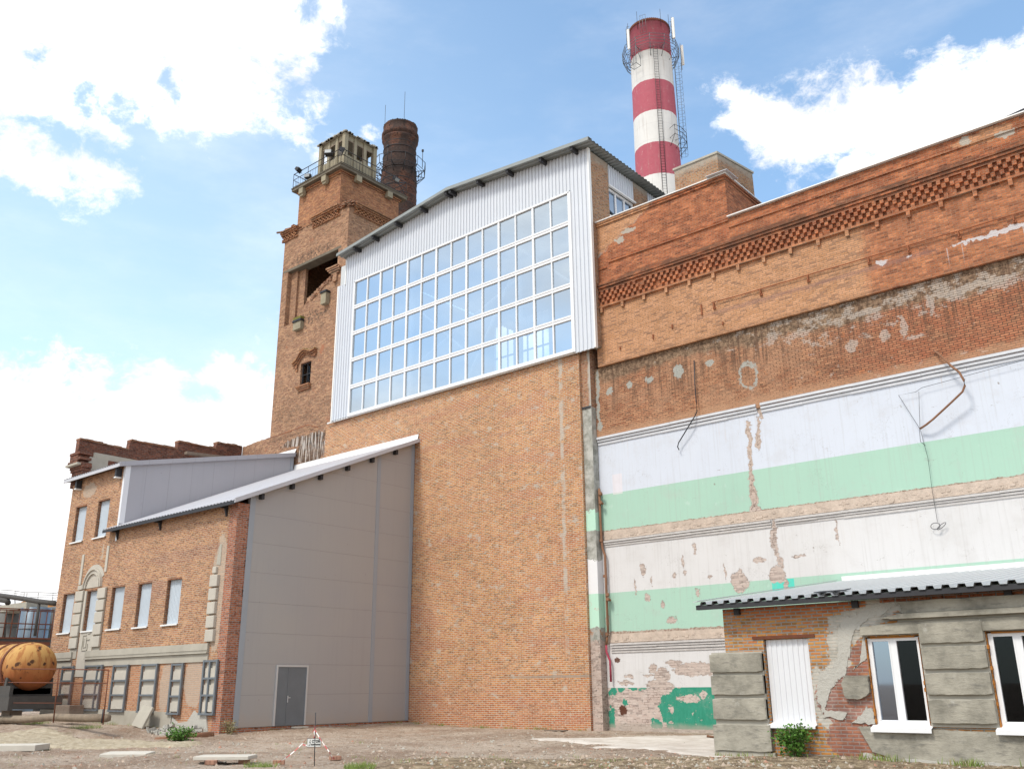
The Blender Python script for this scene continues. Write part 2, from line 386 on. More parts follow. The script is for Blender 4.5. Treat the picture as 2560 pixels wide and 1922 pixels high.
def x_small(g, c, h, z, fac, mid, big):
    c = g.mix(g.rng(z+(big-.5)*1.2, 3.0, 3.4)*.7*(1-fac), c, (.52, .12, .055))
    sm = g.rng(g.noise(g.comb(h, z, 3.), 3.4, 5., .7), .60, .68)
    c = g.mix(sm*.8, c, (.42, .41, .37))
    scar = blobs(g, h, z, [(-8.9, 1.3, .3, .7), (-8.6, 1.8, .35, .3), (-8.4, 2.3, .3, .5), (-8.15, 2.8, .45, .3), (-7.7, 3.05, .6, .2), (-7.2, 3.25, .5, .18), (-8.3, .95, .6, .14), (-8.2, 1.28, .5, .08)], .6, 3.5)
    c = g.mix(scar.step(-.05, .12)*.9, c, g.mix(mid.step(.35, .6), (.36, .35, .31), (.50, .485, .44)))
    low = blobs(g, h, z, [(-8.3, .45, .65, .5), (-8.35, 1.3, .75, .65), (-7.9, 2.15, .32, .35), (-7.5, .95, .9, .25)], .25, 3.).step(0, .06)
    return g.mix(low*.85*(1-fac*.4), c, g.mix(mid.step(.4, .6), (.20, .085, .07), (.34, .14, .10)))
brickmat('brick_small', (.60, .31, .09), (.56, .20, .07), (.36, .345, .31), extra=x_small, mort=.015, var=.3, bd=.03, speck=.15)
brickmat('brick_box', (.52, .27, .12), (.45, .19, .085), (.36, .33, .28), mort=.014, var=.35,
    extra=lambda g, c, h, z, fac, mid, big: g.mix(g.rng(z+(mid-.5)*.9, 24., 24.6)*.8, c, (.38, .36, .31)))
brickmat('brick_raw', (.46, .20, .10), (.30, .12, .07), (.36, .28, .21), mort=.012, var=.5, bd=.03)
# cylinder bricks (object centred on its own axis)
def cylbrick(name, c1, c2, mo, R, extra=None):
    g = mat(name, .93, 0, .15)
    t = g.n.new('ShaderNodeTexCoord'); x, y, z = g.sep(S(g, t.outputs['Object']))
    h = g.math('ARCTAN2', y, x)*R
    c, fac, mid, big = brickcol(g, c1, c2, mo, h, z, rowh=.09, var=.5, speck=.9)
    if extra: c = extra(g, c, h, z, fac, mid, big)
    setc(g, c); bump(g, (1-fac)+mid*.6, .02)
cylbrick('brick_stack', (.26, .115, .075), (.12, .055, .045), (.13, .095, .075), 1.35,
    lambda g, c, h, z, f, mid, big: g.mix(g.rng(g.noise(g.comb(h, z*.6, 0.), .8, 5., .65)+g.rng(z, 41.2, 43.2)*g.rng(z, 45., 43.4)*.14, .40, .60)*.78, c, (.045, .038, .036)))
def stackpaint():
    g = mat('stack_paint', .75, 0, .2)
    t = g.n.new('ShaderNodeTexCoord'); x, y, z = g.sep(S(g, t.outputs['Object'])); h = g.math('ARCTAN2', y, x)*2.1
    V = g.comb(h, z, 0.); n = g.noise(V, 2.2, 6., .65); wz = z+(n-.5)*.22
    red = None
    for a, b in STR:
        k = g.math('GREATER_THAN', wz, a)*g.math('LESS_THAN', wz, b); red = k if red is None else red.mx(k)
    wear = g.rng(g.noise(g.comb(h*1.6, z*.45, 2.), 2.6, 7., .75), .59, .66)
    scr = g.rng(g.noise(g.comb(h*5., z*.6, 7.), 1.2, 4., .6), .60, .66)*.5
    rc = g.mix(n, (.36, .075, .105), (.46, .13, .165)); wc = g.mix(g.noise(V, .8, 5., .6), (.58, .58, .57), (.76, .75, .73))
    rc = g.mix((wear*.55).mx(scr*wear), rc, (.58, .45, .45))
    c = g.mix(red, wc, rc)
    soot = g.rng(z + (n-.5)*2.5, ZT0-1.6, ZT0+.4)*.55; c = g.mix(soot, c, (.10, .045, .05))
    stk = g.rng(g.noise(g.comb(h*3.2, z*.12, 12.), 1.5, 6., .7), .54, .68)*.38; c = g.mix(stk, c, (.30, .22, .19))
    seam = g.rng((g.math('FRACT', z/1.98)-.5).ab(), .485, .5)*.25
    setc(g, g.mix(seam, c, (.2, .17, .17))); bump(g, n, .03, .4)
# painted and peeled wall of the big building
def painted():
    g = mat('painted_wall', .88, 0, .2); h, z = wallco(g); V = g.comb(h, z, 0.)
    bc, fac, mid, big = brickcol(g, (.60, .51, .46), (.54, .43, .38), (.50, .42, .37), h, z, mort=.008, var=.15, bw=.27, rowh=.085)
    bc = g.mix(fac*g.rng(g.noise(V, 2., 3.), .5, .6)*.8, bc, (.14, .09, .07))
    rag = g.noise(V, 3.2, 7., .7); zz = z+(rag-.5)*.22
    stain = g.rng(g.noise(g.comb(h*6., z*.35, 0.), 1.4, 5., .6), .48, .75)
    soft = g.noise(V, .55, 5., .6)
    def paint(c, dark): return g.mix(g.rng(soft, .4, .75)*.25, g.mix(stain*.14, c, dark), dark)
    white = paint((.61, .60, .60), (.48, .465, .455)); blue = paint((.575, .61, .68), (.50, .54, .62))
    green = paint((.36, .54, .44), (.30, .47, .385))
    green = g.mix(g.rng(mid, .62, .72)*.3, green, (.55, .66, .60))
    rub = g.mix(g.noise(V, 9., 5., .7).step(.35, .65), (.22, .14, .10), (.46, .39, .33))
    c = bc
    def over(c, top, z0, z1, zc, zd): # top colour between z0 and z1
        return g.mix(g.math('GREATER_THAN', zc, z0)*g.math('LESS_THAN', zd, z1), c, top)
    c = over(c, white, 1.53, 3.2, z, z)
    c = over(c, rub, 3.10, 3.62, z, z+(rag-.5)*.16)
    c = over(c, green, 3.58, 5.05, zz, z)
    c = over(c, white, 5.05, 7.05, z, z)
    c = over(c, rub, 7.02, 7.55, z, z)
    c = over(c, g.mix(mid.step(.4, .6), (.42, .37, .33), (.55, .54, .53)), 7.02, 7.30, z, z+(rag-.5)*.4)
    c = over(c, green, 7.50, 8.96, zz, z+.015*(h+19)*0)
    c = over(c, blue, 8.96, 11.6, z, z)
    # darker green dado bottom right
    dg = blobs(g, h, z, [(-17.3, .75, 1.55, .95), (-16., .8, 1.6, .9), (-18.95, .3, .25, .18), (-20.93, .4, .14, .5), (-20.85, 1.4, .16, .2), (-20.5, 1.48, .2, .12), (-20.3, 1.05, .1, .16), (-19.9, 1.52, .18, .07), (-19.5, 1.5, .22, .06)], .5, 2.8)
    dg = dg.mn(.5-blobs(g, h, z, [(-17.6, 1.12, .75, .2), (-17.0, 1.25, .3, .25), (-18.35, .85, .18, .3), (-18.3, .35, .25, .15), (-18.4, 1.3, .15, .1)], .5, 3.))
    dgc = g.mix(g.noise(g.comb(h*3., z, 0.), 3., 5., .65), (.015, .17, .10), (.06, .34, .24))
    low = g.math('LESS_THAN', z, 1.53)*g.math('GREATER_THAN', z, .12)
    c = g.mix(low*g.rng(dg, .04, .08)*(1-g.rng(g.noise(V, 5., 5., .7), .62, .66)), c, dgc)
    c = g.mix(g.rng(z+(mid-.5)*.3, .35, .15)*.6, c, (.38, .33, .28))
    # plaster fallen off: patches down to painted brick
    peel = blobs(g, h, z, [(-17.2, 2.13, 1.0, .24), (-16., 2.1, .8, .25), (-18.1, 2.36, .35, .12), (-18.65, 1.95, .36, .3), (-19.0, 2.2, .2, .18), (-19.2, 1.95, .3, .07), (-20.1, 1.95, .25, .1), (-18.75, 1.6, .6, .15), (-20.25, 1.7, .35, .08),
        (-15.2, 5.0, .34, .36), (-15.4, 5.25, .2, .15), (-13.78, 5.2, .3, .33), (-13.5, 4.7, .1, .4), (-15.21, 5.35, .14, .14), (-14.4, 5.72, .28, .1), (-13.0, 5.8, .28, .08),
        (-16.93, 6.4, .07, .22), (-17.45, 5.95, .06, .25), (-17.42, 5.53, .1, .14), (-19.19, 5.85, .12, .26), (-18.85, 5.4, .05, .24), (-19.6, 5.22, .05, .28), (-17.84, 5.49, .07, .1), (-16.43, 5.31, .1, .1), (-15.75, 5.45, .05, .35),
        (-19.1, 4.75, .16, .16), (-18.1, 3.9, .24, .14), (-18.44, 4.43, .1, .18), (-16.9, 4.8, .06, .2), (-20.95, 4.0, .1, .3)], .42, 3.6)
    crack = blobs(g, h, z, [(-13.85, 11.2, .1, .45), (-13.95, 10.55, .08, .4), (-14.0, 10.0, .14, .38), (-14.35, 10.2, .09, .75), (-14.42, 9.4, .08, .55), (-14.42, 8.7, .09, .55), (-14.4, 8.0, .16, .5), (-14.38, 7.6, .2, .25),
        (-13.72, 6.9, .08, .35), (-13.8, 6.4, .12, .35), (-13.72, 5.9, .08, .4), (-13.62, 5.5, .06, .3), (-11.55, 6.55, .035, .5)], .45, 5.)
    ex = peel.mx(crack); e = g.rng(ex, .03, .07)
    c = g.mix(e, c, g.mix(g.rng(z, 7., 8.)*.35, g.mix(.25, bc, (.48, .40, .35)), (.50, .38, .30)))
    c = g.mix(g.rng((ex-.04).ab(), .035, .0)*.35, c, (.22, .17, .14))
    thin = g.rng((crack-.42).ab(), .07, .0)*g.rng(crack, .2, .35); c = g.mix(thin*.8, c, (.10, .07, .06))
    spot = g.rng(g.voro(g.addv(V, g.scale(g.noise(V, 4., 2., col=True), .25)), 1.05), .052, .036)*g.rng(g.noise(V, .9, 2.), .42, .5); c = g.mix(spot*.75, c, (.24, .21, .18))
    scr = g.rng((g.noise(g.comb(h*.8, z*1.5, 3.), 1.6, 3.)-.5).ab(), .0035, .0)*g.rng(g.noise(V, 1.6, 2.), .56, .62); c = g.mix(scr*.6, c, (.25, .22, .2))
    teal = g.rng((h+13.62).ab(), .41, .40)*g.rng((z-4.7).ab(), .33, .32)*(1-e); c = g.mix(teal, c, (.10, .58, .47))
    pinkp = g.rng((h+20.2).ab(), .24, .22)*g.rng((z-9.3).ab(), .42, .40); c = g.mix(pinkp*.6, c, (.70, .64, .66))
    ru = g.rng(g.noise(g.comb(h*4., z*.25, 5.), 1.5, 4., .6), .6, .72)*g.rng(z, 9.8, 11.0); c = g.mix(ru*.35, c, (.50, .36, .26))
    ru2 = g.rng(g.noise(g.comb(h*7., z*.25, 9.), 1.5, 4., .6), .55, .72)*g.rng(z, 5.6, 6.9)*g.math('LESS_THAN', z, 7.); c = g.mix(ru2*.22, c, (.45, .38, .3))
    hole = blobs(g, h, z, [(-20.42, .72, .17, .22), (-20.55, 2.55, .14, .1)], .3, 6.); c = g.mix(g.rng(hole, .0, .1), c, (.10, .04, .025))
    drp = g.rng(g.noise(g.comb(h*9., z*.18, 2.), 1.6, 6., .7), .50, .72)*g.math('GREATER_THAN', z, 1.6); c = g.mix(drp*.24*(1-e), c, (.34, .32, .30))
    clot = g.rng(g.noise(V, 1.1, 8., .72), .5, .7); c = g.mix(clot*.22*(1-e), c, (.45, .42, .40))
    hair = g.rng((g.noise(g.comb(h, z*.8, 21.), .9, 6., .62)-.5).ab(), .0022, .0)*g.rng(g.noise(V, .7, 2.), .5, .6); c = g.mix(hair*.55*(1-e), c, (.2, .18, .16))
    setc(g, c); bump(g, (1-e)*1.2 + mid*.15 + (1-fac)*e*.3, .03, .7)
painted()
def pilaster():
    g = mat('pilaster_mix', .9, 0, .2); h, z = wallco(g); V = g.comb(h, z, 0.)
    rag = g.noise(V, 2.2, 6., .65); q = z+(rag-.5)*.9; q2 = z+(rag-.5)*.12
    br, fac, mid, big = brickcol(g, (.46, .24, .12), (.40, .17, .09), (.38, .33, .28), h, z)
    pk, f2, m2, b2 = brickcol(g, (.58, .48, .42), (.52, .40, .34), (.46, .38, .33), h, z)
    gr = g.mix(g.noise(V, 2.2, 7., .7).step(.35, .65), (.23, .23, .20), (.46, .455, .42))
    c = pk
    c = g.mix(g.math('GREATER_THAN', q, 3.2), c, g.mix(rag.step(.5, .6), gr, br))
    c = g.mix(g.math('GREATER_THAN', q, 3.75), c, g.mix(g.rng(g.noise(V, 3., 5., .7), .6, .64), (.44, .66, .53), (.52, .44, .38)))
    c = g.mix(g.math('GREATER_THAN', z, 5.03), c, (.70, .70, .71))
    c = g.mix(g.math('GREATER_THAN', q, 6.35), c, gr)
    c = g.mix(g.math('GREATER_THAN', q2, 7.5), c, (.44, .66, .53))
    c = g.mix(g.math('GREATER_THAN', q, 8.25), c, gr)
    c = g.mix(g.math('GREATER_THAN', q2, 12.65), c, br)
    edge = g.rng((h+21.1)+(mid-.5)*.3, -.14, -.02)*g.rng(z, 12., 12.6)*g.math('LESS_THAN', h, 0.); c = g.mix(edge*.8, c, (.42, .42, .38))
    setc(g, c); bump(g, mid, .02, .5)
pilaster()
# plain materials
simple('plaster_grey', (.40, .375, .32), .92, var=.28, sc_=1.3, spec=.15, bumpd=.012, bs=9.)
simple('plaster_light', (.47, .44, .385), .92, var=.18, sc_=1.5, spec=.15, bumpd=.01, bs=9.)
simple('mould_white', (.56, .57, .60), .85, var=.16, sc_=3., bumpd=.01)
simple('mould_low', (.50, .475, .46), .85, var=.25, sc_=5., bumpd=.015)
simple('steel_frame', (.17, .19, .21), .55, .3, var=.15)
simple('steel_dark', (.045, .045, .05), .6, .3, var=.25)
simple('steel_trim', (.33, .36, .40), .45, .2, var=.05)
simple('white_metal', (.70, .71, .74), .4, .1, var=.04)
simple('white_plastic', (.76, .77, .79), .35, 0., var=.03, spec=.5)
simple('zinc', (.56, .58, .60), .42, .45, var=.10, sc_=1.)
simple('roof_under', (.27, .29, .285), .55, .2, var=.15, sc_=1.5)
simple('clad_sheet', (.60, .63, .68), .5, .15, var=.06, sc_=.8)
simple('board_grey', (.50, .56, .62), .5, .1, var=.10, sc_=1.5)
simple('gutter_white', (.76, .76, .75), .5, .1, var=.06)
simple('concrete', (.36, .34, .29), .93, var=.25, sc_=2.5, bumpd=.02, bs=7.)
simple('lookout_concrete', (.30, .265, .19), .95, var=.3, sc_=2.2, bumpd=.015, bs=8.)
simple('slab_concrete', (.15, .13, .10), .95, var=.5, sc_=2., bumpd=.02)
simple('gravel_brown', (.40, .32, .25), .95, var=.4, sc_=5.)
simple('beam_rough', (.24, .19, .14), .95, var=.5, sc_=4., bumpd=.05)
simple('ledge_rubble', (.50, .41, .34), .95, var=.4, sc_=5., bumpd=.03)
simple('concrete_pale', (.52, .49, .43), .93, var=.15, sc_=2.5, bumpd=.02, bs=9.)
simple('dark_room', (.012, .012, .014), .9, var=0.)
simple('interior_wall', (.55, .58, .60), .9, var=.05)
simple('rust', (.16, .06, .035), .9, .1, var=.4, sc_=6., bumpd=.01)
simple('rust_pipe', (.24, .125, .075), .85, .1, var=.35, sc_=5., bumpd=.008)
simple('crimson_pipe', (.34, .05, .08), .7, 0, var=.25, sc_=5.)
simple('rust_rod', (.27, .10, .05), .9, 0, var=.3, sc_=6.)
simple('timber', (.20, .155, .12), .9, var=.4, sc_=6., bumpd=.02)
simple('moss', (.16, .15, .04), 1., var=.4, sc_=5., bumpd=.03)
simple('insulation', (.07, .065, .06), .8, var=.3, sc_=3., bumpd=.03)
simple('silo_metal', (.15, .15, .145), .85, 0., var=.3, sc_=1.)
simple('silo_blue', (.16, .20, .24), .35, .5, var=.12, sc_=1.)
simple('ochre_paint', (.48, .22, .07), .7, 0, var=.25, sc_=2.)
simple('black_roof', (.03, .032, .04), .7, 0, var=.2)
simple('foam', (.42, .17, .04), .95, var=.3, sc_=9., bumpd=.02)
simple('brick_loose', (.36, .20, .14), .95, var=.25, sc_=6., bumpd=.01)
simple('tape_red', (.50, .10, .10), .5, var=.05); simple('tape_white', (.80, .78, .76), .5, var=.03)
simple('sign_white', (.68, .69, .66), .5, var=.05); simple('ink', (.02, .02, .02), .6, var=0.)
simple('lens', (.35, .36, .36), .2, .3, var=.1); simple('antenna_white', (.75, .75, .72), .5, var=.04)
def coated(name, col, seam, axis, hue2):
    g = mat(name, .36, 0, .7); x, y, z = g.sep(g.P)
    q = z if axis == 2 else y
    n = g.noise(g.P, .5, 3.)
    c = g.mix(g.rng(n, .3, .7), col, hue2)
    stv = g.rng(g.noise(g.comb(x*5.+y*5., x*.1+z*.12, 0.), 1.3, 6., .7), .5, .72); c = g.mix(stv*.09, c, (.20, .19, .18))
    dus = g.rng(z+(g.noise(g.P, 1.5, 5., .7)-.5)*1.2, .9, .2)*.45 if axis == 2 else 0.
    c = g.mix(dus, c, (.40, .33, .27))
    spt = g.rng(g.voro(g.comb(y, z, x), 1.6), .045, .03)*.4; c = g.mix(spt, c, (.15, .14, .13))
    fr = (g.math('FRACT', (q-seam[0])/seam[1])-.5).ab()
    c = g.mix(g.rng(fr, .492, .4975)*.5, c, tuple(k*.35 for k in col))
    setc(g, c)
    micro = g.math('FRACT', q/(.1 if axis == 2 else .5)); bump(g, (micro-.5).ab()*.15 + g.rng(fr, .490, .4975)*-1., .006, .6)
coated('panel_grey', (.345, .335, .335), (.24, 1.148), 2, (.36, .345, .335))
coated('panel_violet', (.35, .35, .385), (.1, 1.19), 1, (.37, .365, .395))
def fascia():
    g = mat('roof_coating', .5, .1, .3); n = g.noise(g.P, .7, 4.)
    setc(g, g.mix(n, (.47, .47, .50), (.53, .53, .56)))
fascia()
def glass(name, tint, tr, rough=.02, gl=(.9, .94, .98)):
    m = bpy.data.materials.new(name); m.use_nodes = True; MATS[name] = m; t = m.node_tree; g = G(t)
    t.nodes.remove(t.nodes['Principled BSDF']); out = t.nodes['Material Output']
    a = g.n.new('ShaderNodeBsdfGlossy'); a.inputs['Roughness'].default_value = rough; a.inputs['Color'].default_value = (*gl, 1)
    b = g.n.new('ShaderNodeBsdfTransparent'); b.inputs['Color'].default_value = (*tint, 1)
    mx = g.n.new('ShaderNodeMixShader'); mx.inputs[0].default_value = tr
    g.l.new(a.outputs[0], mx.inputs[1]); g.l.new(b.outputs[0], mx.inputs[2]); g.l.new(mx.outputs[0], out.inputs[0])
    return m
glass('glass_hall', (.75, .82, .88), .30, gl=(.66, .74, .80))
glass('glass_side', (.25, .3, .35), .55, gl=(.55, .7, .9))
glass('glass_dark', (.5, .5, .5), .965, gl=(.5, .55, .6))
glass('glass_sash', (.3, .35, .42), .45, .03, gl=(.42, .5, .62))
def rusticplaster():
    g = mat('rustic_plaster', .93, 0, .12); h, z = wallco(g); V = g.comb(h, z, 0.)
    n = g.noise(V, 1.4, 7., .65); m2 = g.noise(g.comb(h*.6, z*2.2, 0.), 4., 6., .7)
    c = g.mix(n.step(.25, .7), (.19, .18, .15), (.40, .375, .315))
    c = g.mix(g.rng(m2, .52, .68)*.55, c, (.13, .125, .115))
    c = g.mix(g.rng(g.noise(V, 7., 5., .7), .64, .72)*.5, c, (.13, .12, .11))
    wh = g.rng(g.noise(V, 2.7, 6., .7), .60, .72)*.4; c = g.mix(wh, c, (.55, .54, .50))
    setc(g, c); bump(g, g.noise(V, 6., 8., .7)+m2, .02, .8)
rusticplaster()
def gravelplaster():
    g = mat('rubble_mortar', .95, 0, .1); V = g.P
    v = g.noise(V, 13., 6., .75); n = g.noise(V, 3., 6., .7)
    setc(g, g.mix(n, g.mix(v.step(.1, .5), (.36, .35, .31), (.50, .485, .44)), (.44, .42, .38))); bump(g, n+v, .03, .9)
gravelplaster()
def tankpaint():
    g = mat('tank_paint', .85, .0, .15); x, y, z = g.sep(g.P); n = g.noise(g.P, 1.5, 6., .65)
    c = g.mix(g.rng(z+(n-.5)*1.0, 3.3, 2.0), (.47, .28, .10), (.34, .11, .04))
    c = g.mix(g.rng(g.noise(g.scale(g.P, (2., 2., .3)), 2.2, 5., .6), .48, .62)*.75, c, (.28, .10, .035))
    vo = g.voro(g.addv(g.P, g.scale(g.noise(g.P, 3., 3., col=True), .35)), 3.1)
    vo = vo + g.rng(g.noise(g.P, 1.7, 2.),   .50, .44)*.3
    c = g.mix(g.rng(vo, .36, .20)*.9, c, (.05, .025, .02))
    v2 = g.voro(g.addv(g.P, g.scale(g.noise(g.P, 6., 3., col=True), .2)), 6.5)
    c = g.mix(g.rng(v2, .2, .1)*g.rng(g.noise(g.P, 1.2, 2.), .5, .6)*.85, c, (.07, .03, .02))
    setc(g, c); bump(g, n, .01)
tankpaint()
def leafm(name, a, b):
    g = mat(name, .6, 0, .3); n = g.noise(g.P, 9., 2.); oi = g.n.new('ShaderNodeObjectInfo')
    setc(g, g.mix(n.step(.3, .7), a, b)); g.b.inputs['Subsurface Weight'].default_value = 0.
leafm('leaf', (.035, .10, .012), (.10, .22, .03)); leafm('grass_green', (.10, .16, .03), (.22, .28, .07)); leafm('straw', (.30, .24, .12), (.18, .17, .07))
def groundm():
    g = mat('dirt', .97, 0, .08); x, y, z = g.sep(g.P); V = g.comb(x, y, 0.)
    n = g.noise(V, .35, 6., .6); f = g.noise(V, 3.5, 8., .75); t = g.noise(V, 14., 6., .75)
    c = g.mix(n.step(.35, .65), (.33, .245, .185), (.50, .41, .33))
    c = g.mix(g.rng(f, .54, .62)*.6, c, (.56, .48, .41)); c = g.mix(g.rng(f, .47, .36)*.75, c, (.17, .12, .085))
    c = g.mix(g.rng(g.noise(V, .8, 5.), .55, .65)*.35, c, (.38, .24, .16))
    c = g.mix(g.rng(t, .57, .66)*.7, c, (.62, .55, .48)); c = g.mix(g.rng(t, .42, .34)*.8, c, (.09, .065, .045))
    # tan churned soil nearest the viewer on the right
    d = g.rng((y*.765-x*.644)+(g.noise(V, .6, 4.)-.5)*1.6, 22.9, 22.3)*g.rng(x*.765+y*.644, -4.5, -1.5)
    c = g.mix(d*.8, c, g.mix(f.step(.40, .60), (.15, .11, .065), (.44, .345, .22)))
    grn = g.rng(g.noise(V, 1.1, 6., .7), .60, .68)*g.rng(x, -20., -28.)*.6; c = g.mix(grn*.5, c, (.13, .15, .05))
    setc(g, c); bump(g, f*.7+t*.5, .10, 1.)
groundm()
def sandm():
    g = mat('sand', .97, 0, .08); V = g.P; f = g.noise(V, 4., 7., .7)
    setc(g, g.mix(f.step(.3, .7), (.30, .25, .175), (.47, .41, .31))); bump(g, f, .08, .8)
    g = mat('pad_concrete', .95, 0, .1); f = g.noise(g.P, 1.2, 7., .7)
    setc(g, g.mix(f.step(.35, .68), (.46, .41, .36), (.62, .58, .53))); bump(g, f, .03, .6)
sandm()
# ------------------------------------------------------------------ ground
def hgt(x, y):
    def ss(a, b, t):
        t = max(0, min(1, (t-a)/(b-a))); return t*t*(3-2*t)
    h = .36*ss(-33, -39, x)*ss(14, 18.5, y)*(1-.35*ss(19, 20.5, y)) + .10*ss(-30, -33, x)*ss(22, 27, y) + .12*ss(19, 22, y)*ss(-26, -33, x)
    h += .05*sin(x*.9+y*.4)*cos(y*.7-x*.3)*ss(28.5, 26, y)
    d = y*.765-x*.644; r = x*.765+y*.644
    h += .05*ss(22.9, 22.4, d)*ss(-4, -1, r)*ss(19.5, 21.5, d)
    h += .07*math.exp(-((d-24.2)/.9)**2)*ss(-2, -8, r)
    return h
def terrain(name, x0, x1, y0, y1, nx, ny, m, dz=0., jit=.02, keep=None):
    vs = []; fs = []
    for j in range(ny+1):
        for i in range(nx+1):
            x = x0+(x1-x0)*i/nx; y = y0+(y1-y0)*j/ny
            vs.append((x, y, hgt(x, y)+dz+random.uniform(-jit, jit)))
    for j in range(ny):
        for i in range(nx):
            a = j*(nx+1)+i; fs.append((a, a+1, a+nx+2, a+nx+1))
    me = bpy.data.meshes.new(name); me.from_pydata(vs, [], fs); me.materials.append(MATS[m]); me.update()
    me.polygons.foreach_set('use_smooth', [True]*len(fs))
    o = bpy.data.objects.new(name, me); COL.objects.link(o); return o
gq = M().add([(-1500,-1500,-.35),(1500,-1500,-.35),(1500,1500,-.35),(-1500,1500,-.35)], [(0,1,2,3)])
xs = [-1500,-60,5,1500]; ys = [-1500,4,34,1500]
gr = terrain('ground', -60, 5, 4, 34, 420, 260, 'dirt', jit=.028)
me = gr.data; bm = bmesh.new(); bm.from_mesh(me)
for (a, b, c, d) in ((-1500,-60,-1500,1500),(5,1500,-1500,1500),(-60,5,-1500,4),(-60,5,34,1500)):
    v = [bm.verts.new(p) for p in ((a,c,-.03),(b,c,-.03),(b,d,-.03),(a,d,-.03))]; bm.faces.new(v)
bm.to_mesh(me); bm.free(); tag(gr, 'bare pinkish brown dirt yard with rubble and ruts', kind='structure')
def patch(name, poly, m, dz, label, n=70, jit=.01):
    """ground-hugging sheet with a ragged outline"""
    xs = [p[0] for p in poly]; ys = [p[1] for p in poly]
    def inside(x, y):
        c = False
        for i in range(len(poly)):
            (xa, ya), (xb, yb) = poly[i], poly[i-1]
            if (ya > y) != (yb > y) and x < (xb-xa)*(y-ya)/(yb-ya)+xa: c = not c
        return c
    x0, x1, y0, y1 = min(xs), max(xs), min(ys), max(ys); vs = {}; fs = []; V = []
    def vid(i, j):
        if (i, j) not in vs:
            x = x0+(x1-x0)*i/n+random.uniform(-.03, .03); y = y0+(y1-y0)*j/n+random.uniform(-.02, .02)
            vs[(i, j)] = len(V); V.append((x, y, hgt(x, y)+dz+random.uniform(-jit, jit)))
        return vs[(i, j)]
    for j in range(n):
        for i in range(n):
            if inside(x0+(x1-x0)*(i+.5)/n+.25*sin(i*.9+j*.3)*.3, y0+(y1-y0)*(j+.5)/n+.12*sin(i*1.7)): fs.append((vid(i,j),vid(i+1,j),vid(i+1,j+1),vid(i,j+1)))
    use = [0]*len(V)
    for f in fs:
        for i in f: use[i] += 1
    V = [v if k == 4 else (v[0], v[1], hgt(v[0], v[1])-.04) for v, k in zip(V, use)]
    me = bpy.data.meshes.new(name); me.from_pydata(V, [], fs); me.materials.append(MATS[m]); me.update()
    me.polygons.foreach_set('use_smooth', [True]*len(fs))
    o = bpy.data.objects.new(name, me); COL.objects.link(o); return tag(o, label, kind='structure')
gp = lambda x, y: tuple(on(x, y, 2, 0))[:2]
patch('concrete_pavement', [gp(*p) for p in ((1300,1853),(1420,1847),(1790,1838),(1990,1838),(1990,1893),(1790,1892),(1640,1878),(1470,1874),(1540,1860))], 'pad_concrete', .035, 'pale smooth concrete pavement beside the low brick building', jit=.004)
patch('sand_strip', [gp(*p) for p in ((-160,1848),(0,1843),(110,1838),(230,1848),(430,1858),(520,1862),(470,1872),(230,1872),(110,1866),(0,1864),(-160,1864))], 'sand', .06, 'yellowish sand strip across the dirt yard', jit=.03)
# scattered stones and brick crumbs
def stones():
    m = M()
    for k in range(5200):
        if k < 4000: px, py = random.uniform(0, 1900), random.uniform(1830, 1921)
        else: px, py = random.uniform(1000, 2560), random.uniform(1893, 1925)
        p = on(px, py, 2, 0)
        if p.y > 29 or p.x < -55 or p.y < 5 or (p.y > 20.2 and p.x < -31): continue
        r = random.choice((.012, .016, .02, .02, .03, .05)) * random.uniform(.7, 1.3)
        z = hgt(p.x, p.y); m.cm = random.choice((0, 0, 0, 0, 1, 2, 2, 2))
        vs = [(p.x+r*random.uniform(.7, 1.5)*cos(a), p.y+r*random.uniform(.7, 1.5)*sin(a), z-r*.3) for a in (0, 1.3, 2.6, 3.9, 5.2)]+[(p.x+random.uniform(-r, r)*.4, p.y+random.uniform(-r, r)*.4, z+r*random.uniform(.5, 1.1))]
        m.add(vs, [(0,1,5),(1,2,5),(2,3,5),(3,4,5),(4,0,5)])
    tag(m.build('gravel', ['gravel_brown', 'brick_loose', 'concrete']), 'loose gravel and brick crumbs scattered over the dirt', 'gravel', kind='stuff')
stones()
# ------------------------------------------------------------------ glazed hall
VA = 30.; VC = 29.85; UA1 = -21.55
hall = thing('hall_building', 'tall brick hall with a big white gridded glass front under ribbed white cladding', 'hall', (-29, 30, 0))
M().box(-38.4, UA1, VA, VA+.6, -.3, 15.12).box(-38.2, UA1, VA+.6, VA+1.2, -.3, 15.0).build('brick_wall', 'brick_hall', hall)
def roofz(u):  # underside of the hall roof at the front
    return 24.55+(u+36.9)*(25.42-24.55)/8. if u < -28.9 else 25.42-(u+28.9)*(25.42-24.62)/8.6
gl0, gl1, gz0, gz1 = -36.32, -21.68, 15.2, 22.8
# cladding sheets: left, right, top (ribs vertical, period 0.2 m)
m = M()
def cladpart(u0, u1, z0, z1f):
    n = max(2, round((u1-u0)/.2)); B = 1.
    m.corr((u0, VC, z0), (u1-u0, 0, 0), n, (0, 0, 1), (0, -.045, 0), top=lambda t: z1f(u0+(u1-u0)*t)-z0)
cladpart(-37.78, gl0-.04, 15.12, lambda u: 22.95 if u < -37.62 else (22.95 if u < -37.2 else roofz(u)))
cladpart(gl1+.1, -20.5, 15.05, roofz); cladpart(gl0-.04, gl1+.1, gz1+.06, roofz)
m.build('cladding', 'clad_sheet', hall)
M().box(-38.15, -20.5, VC+.01, VC+.06, 15.06, 15.12).box(-20.56, -20.49, VC-.06, VC+.1, 15.05, roofz(-20.5)).box(-37.80, -37.7, VC-.055, VC+.1, 15.1, 22.95)\
   .box(-37.2, -37.12, VC-.055, VC+.1, 22.9, 24.4).build('cladding_trim', 'gutter_white', hall)
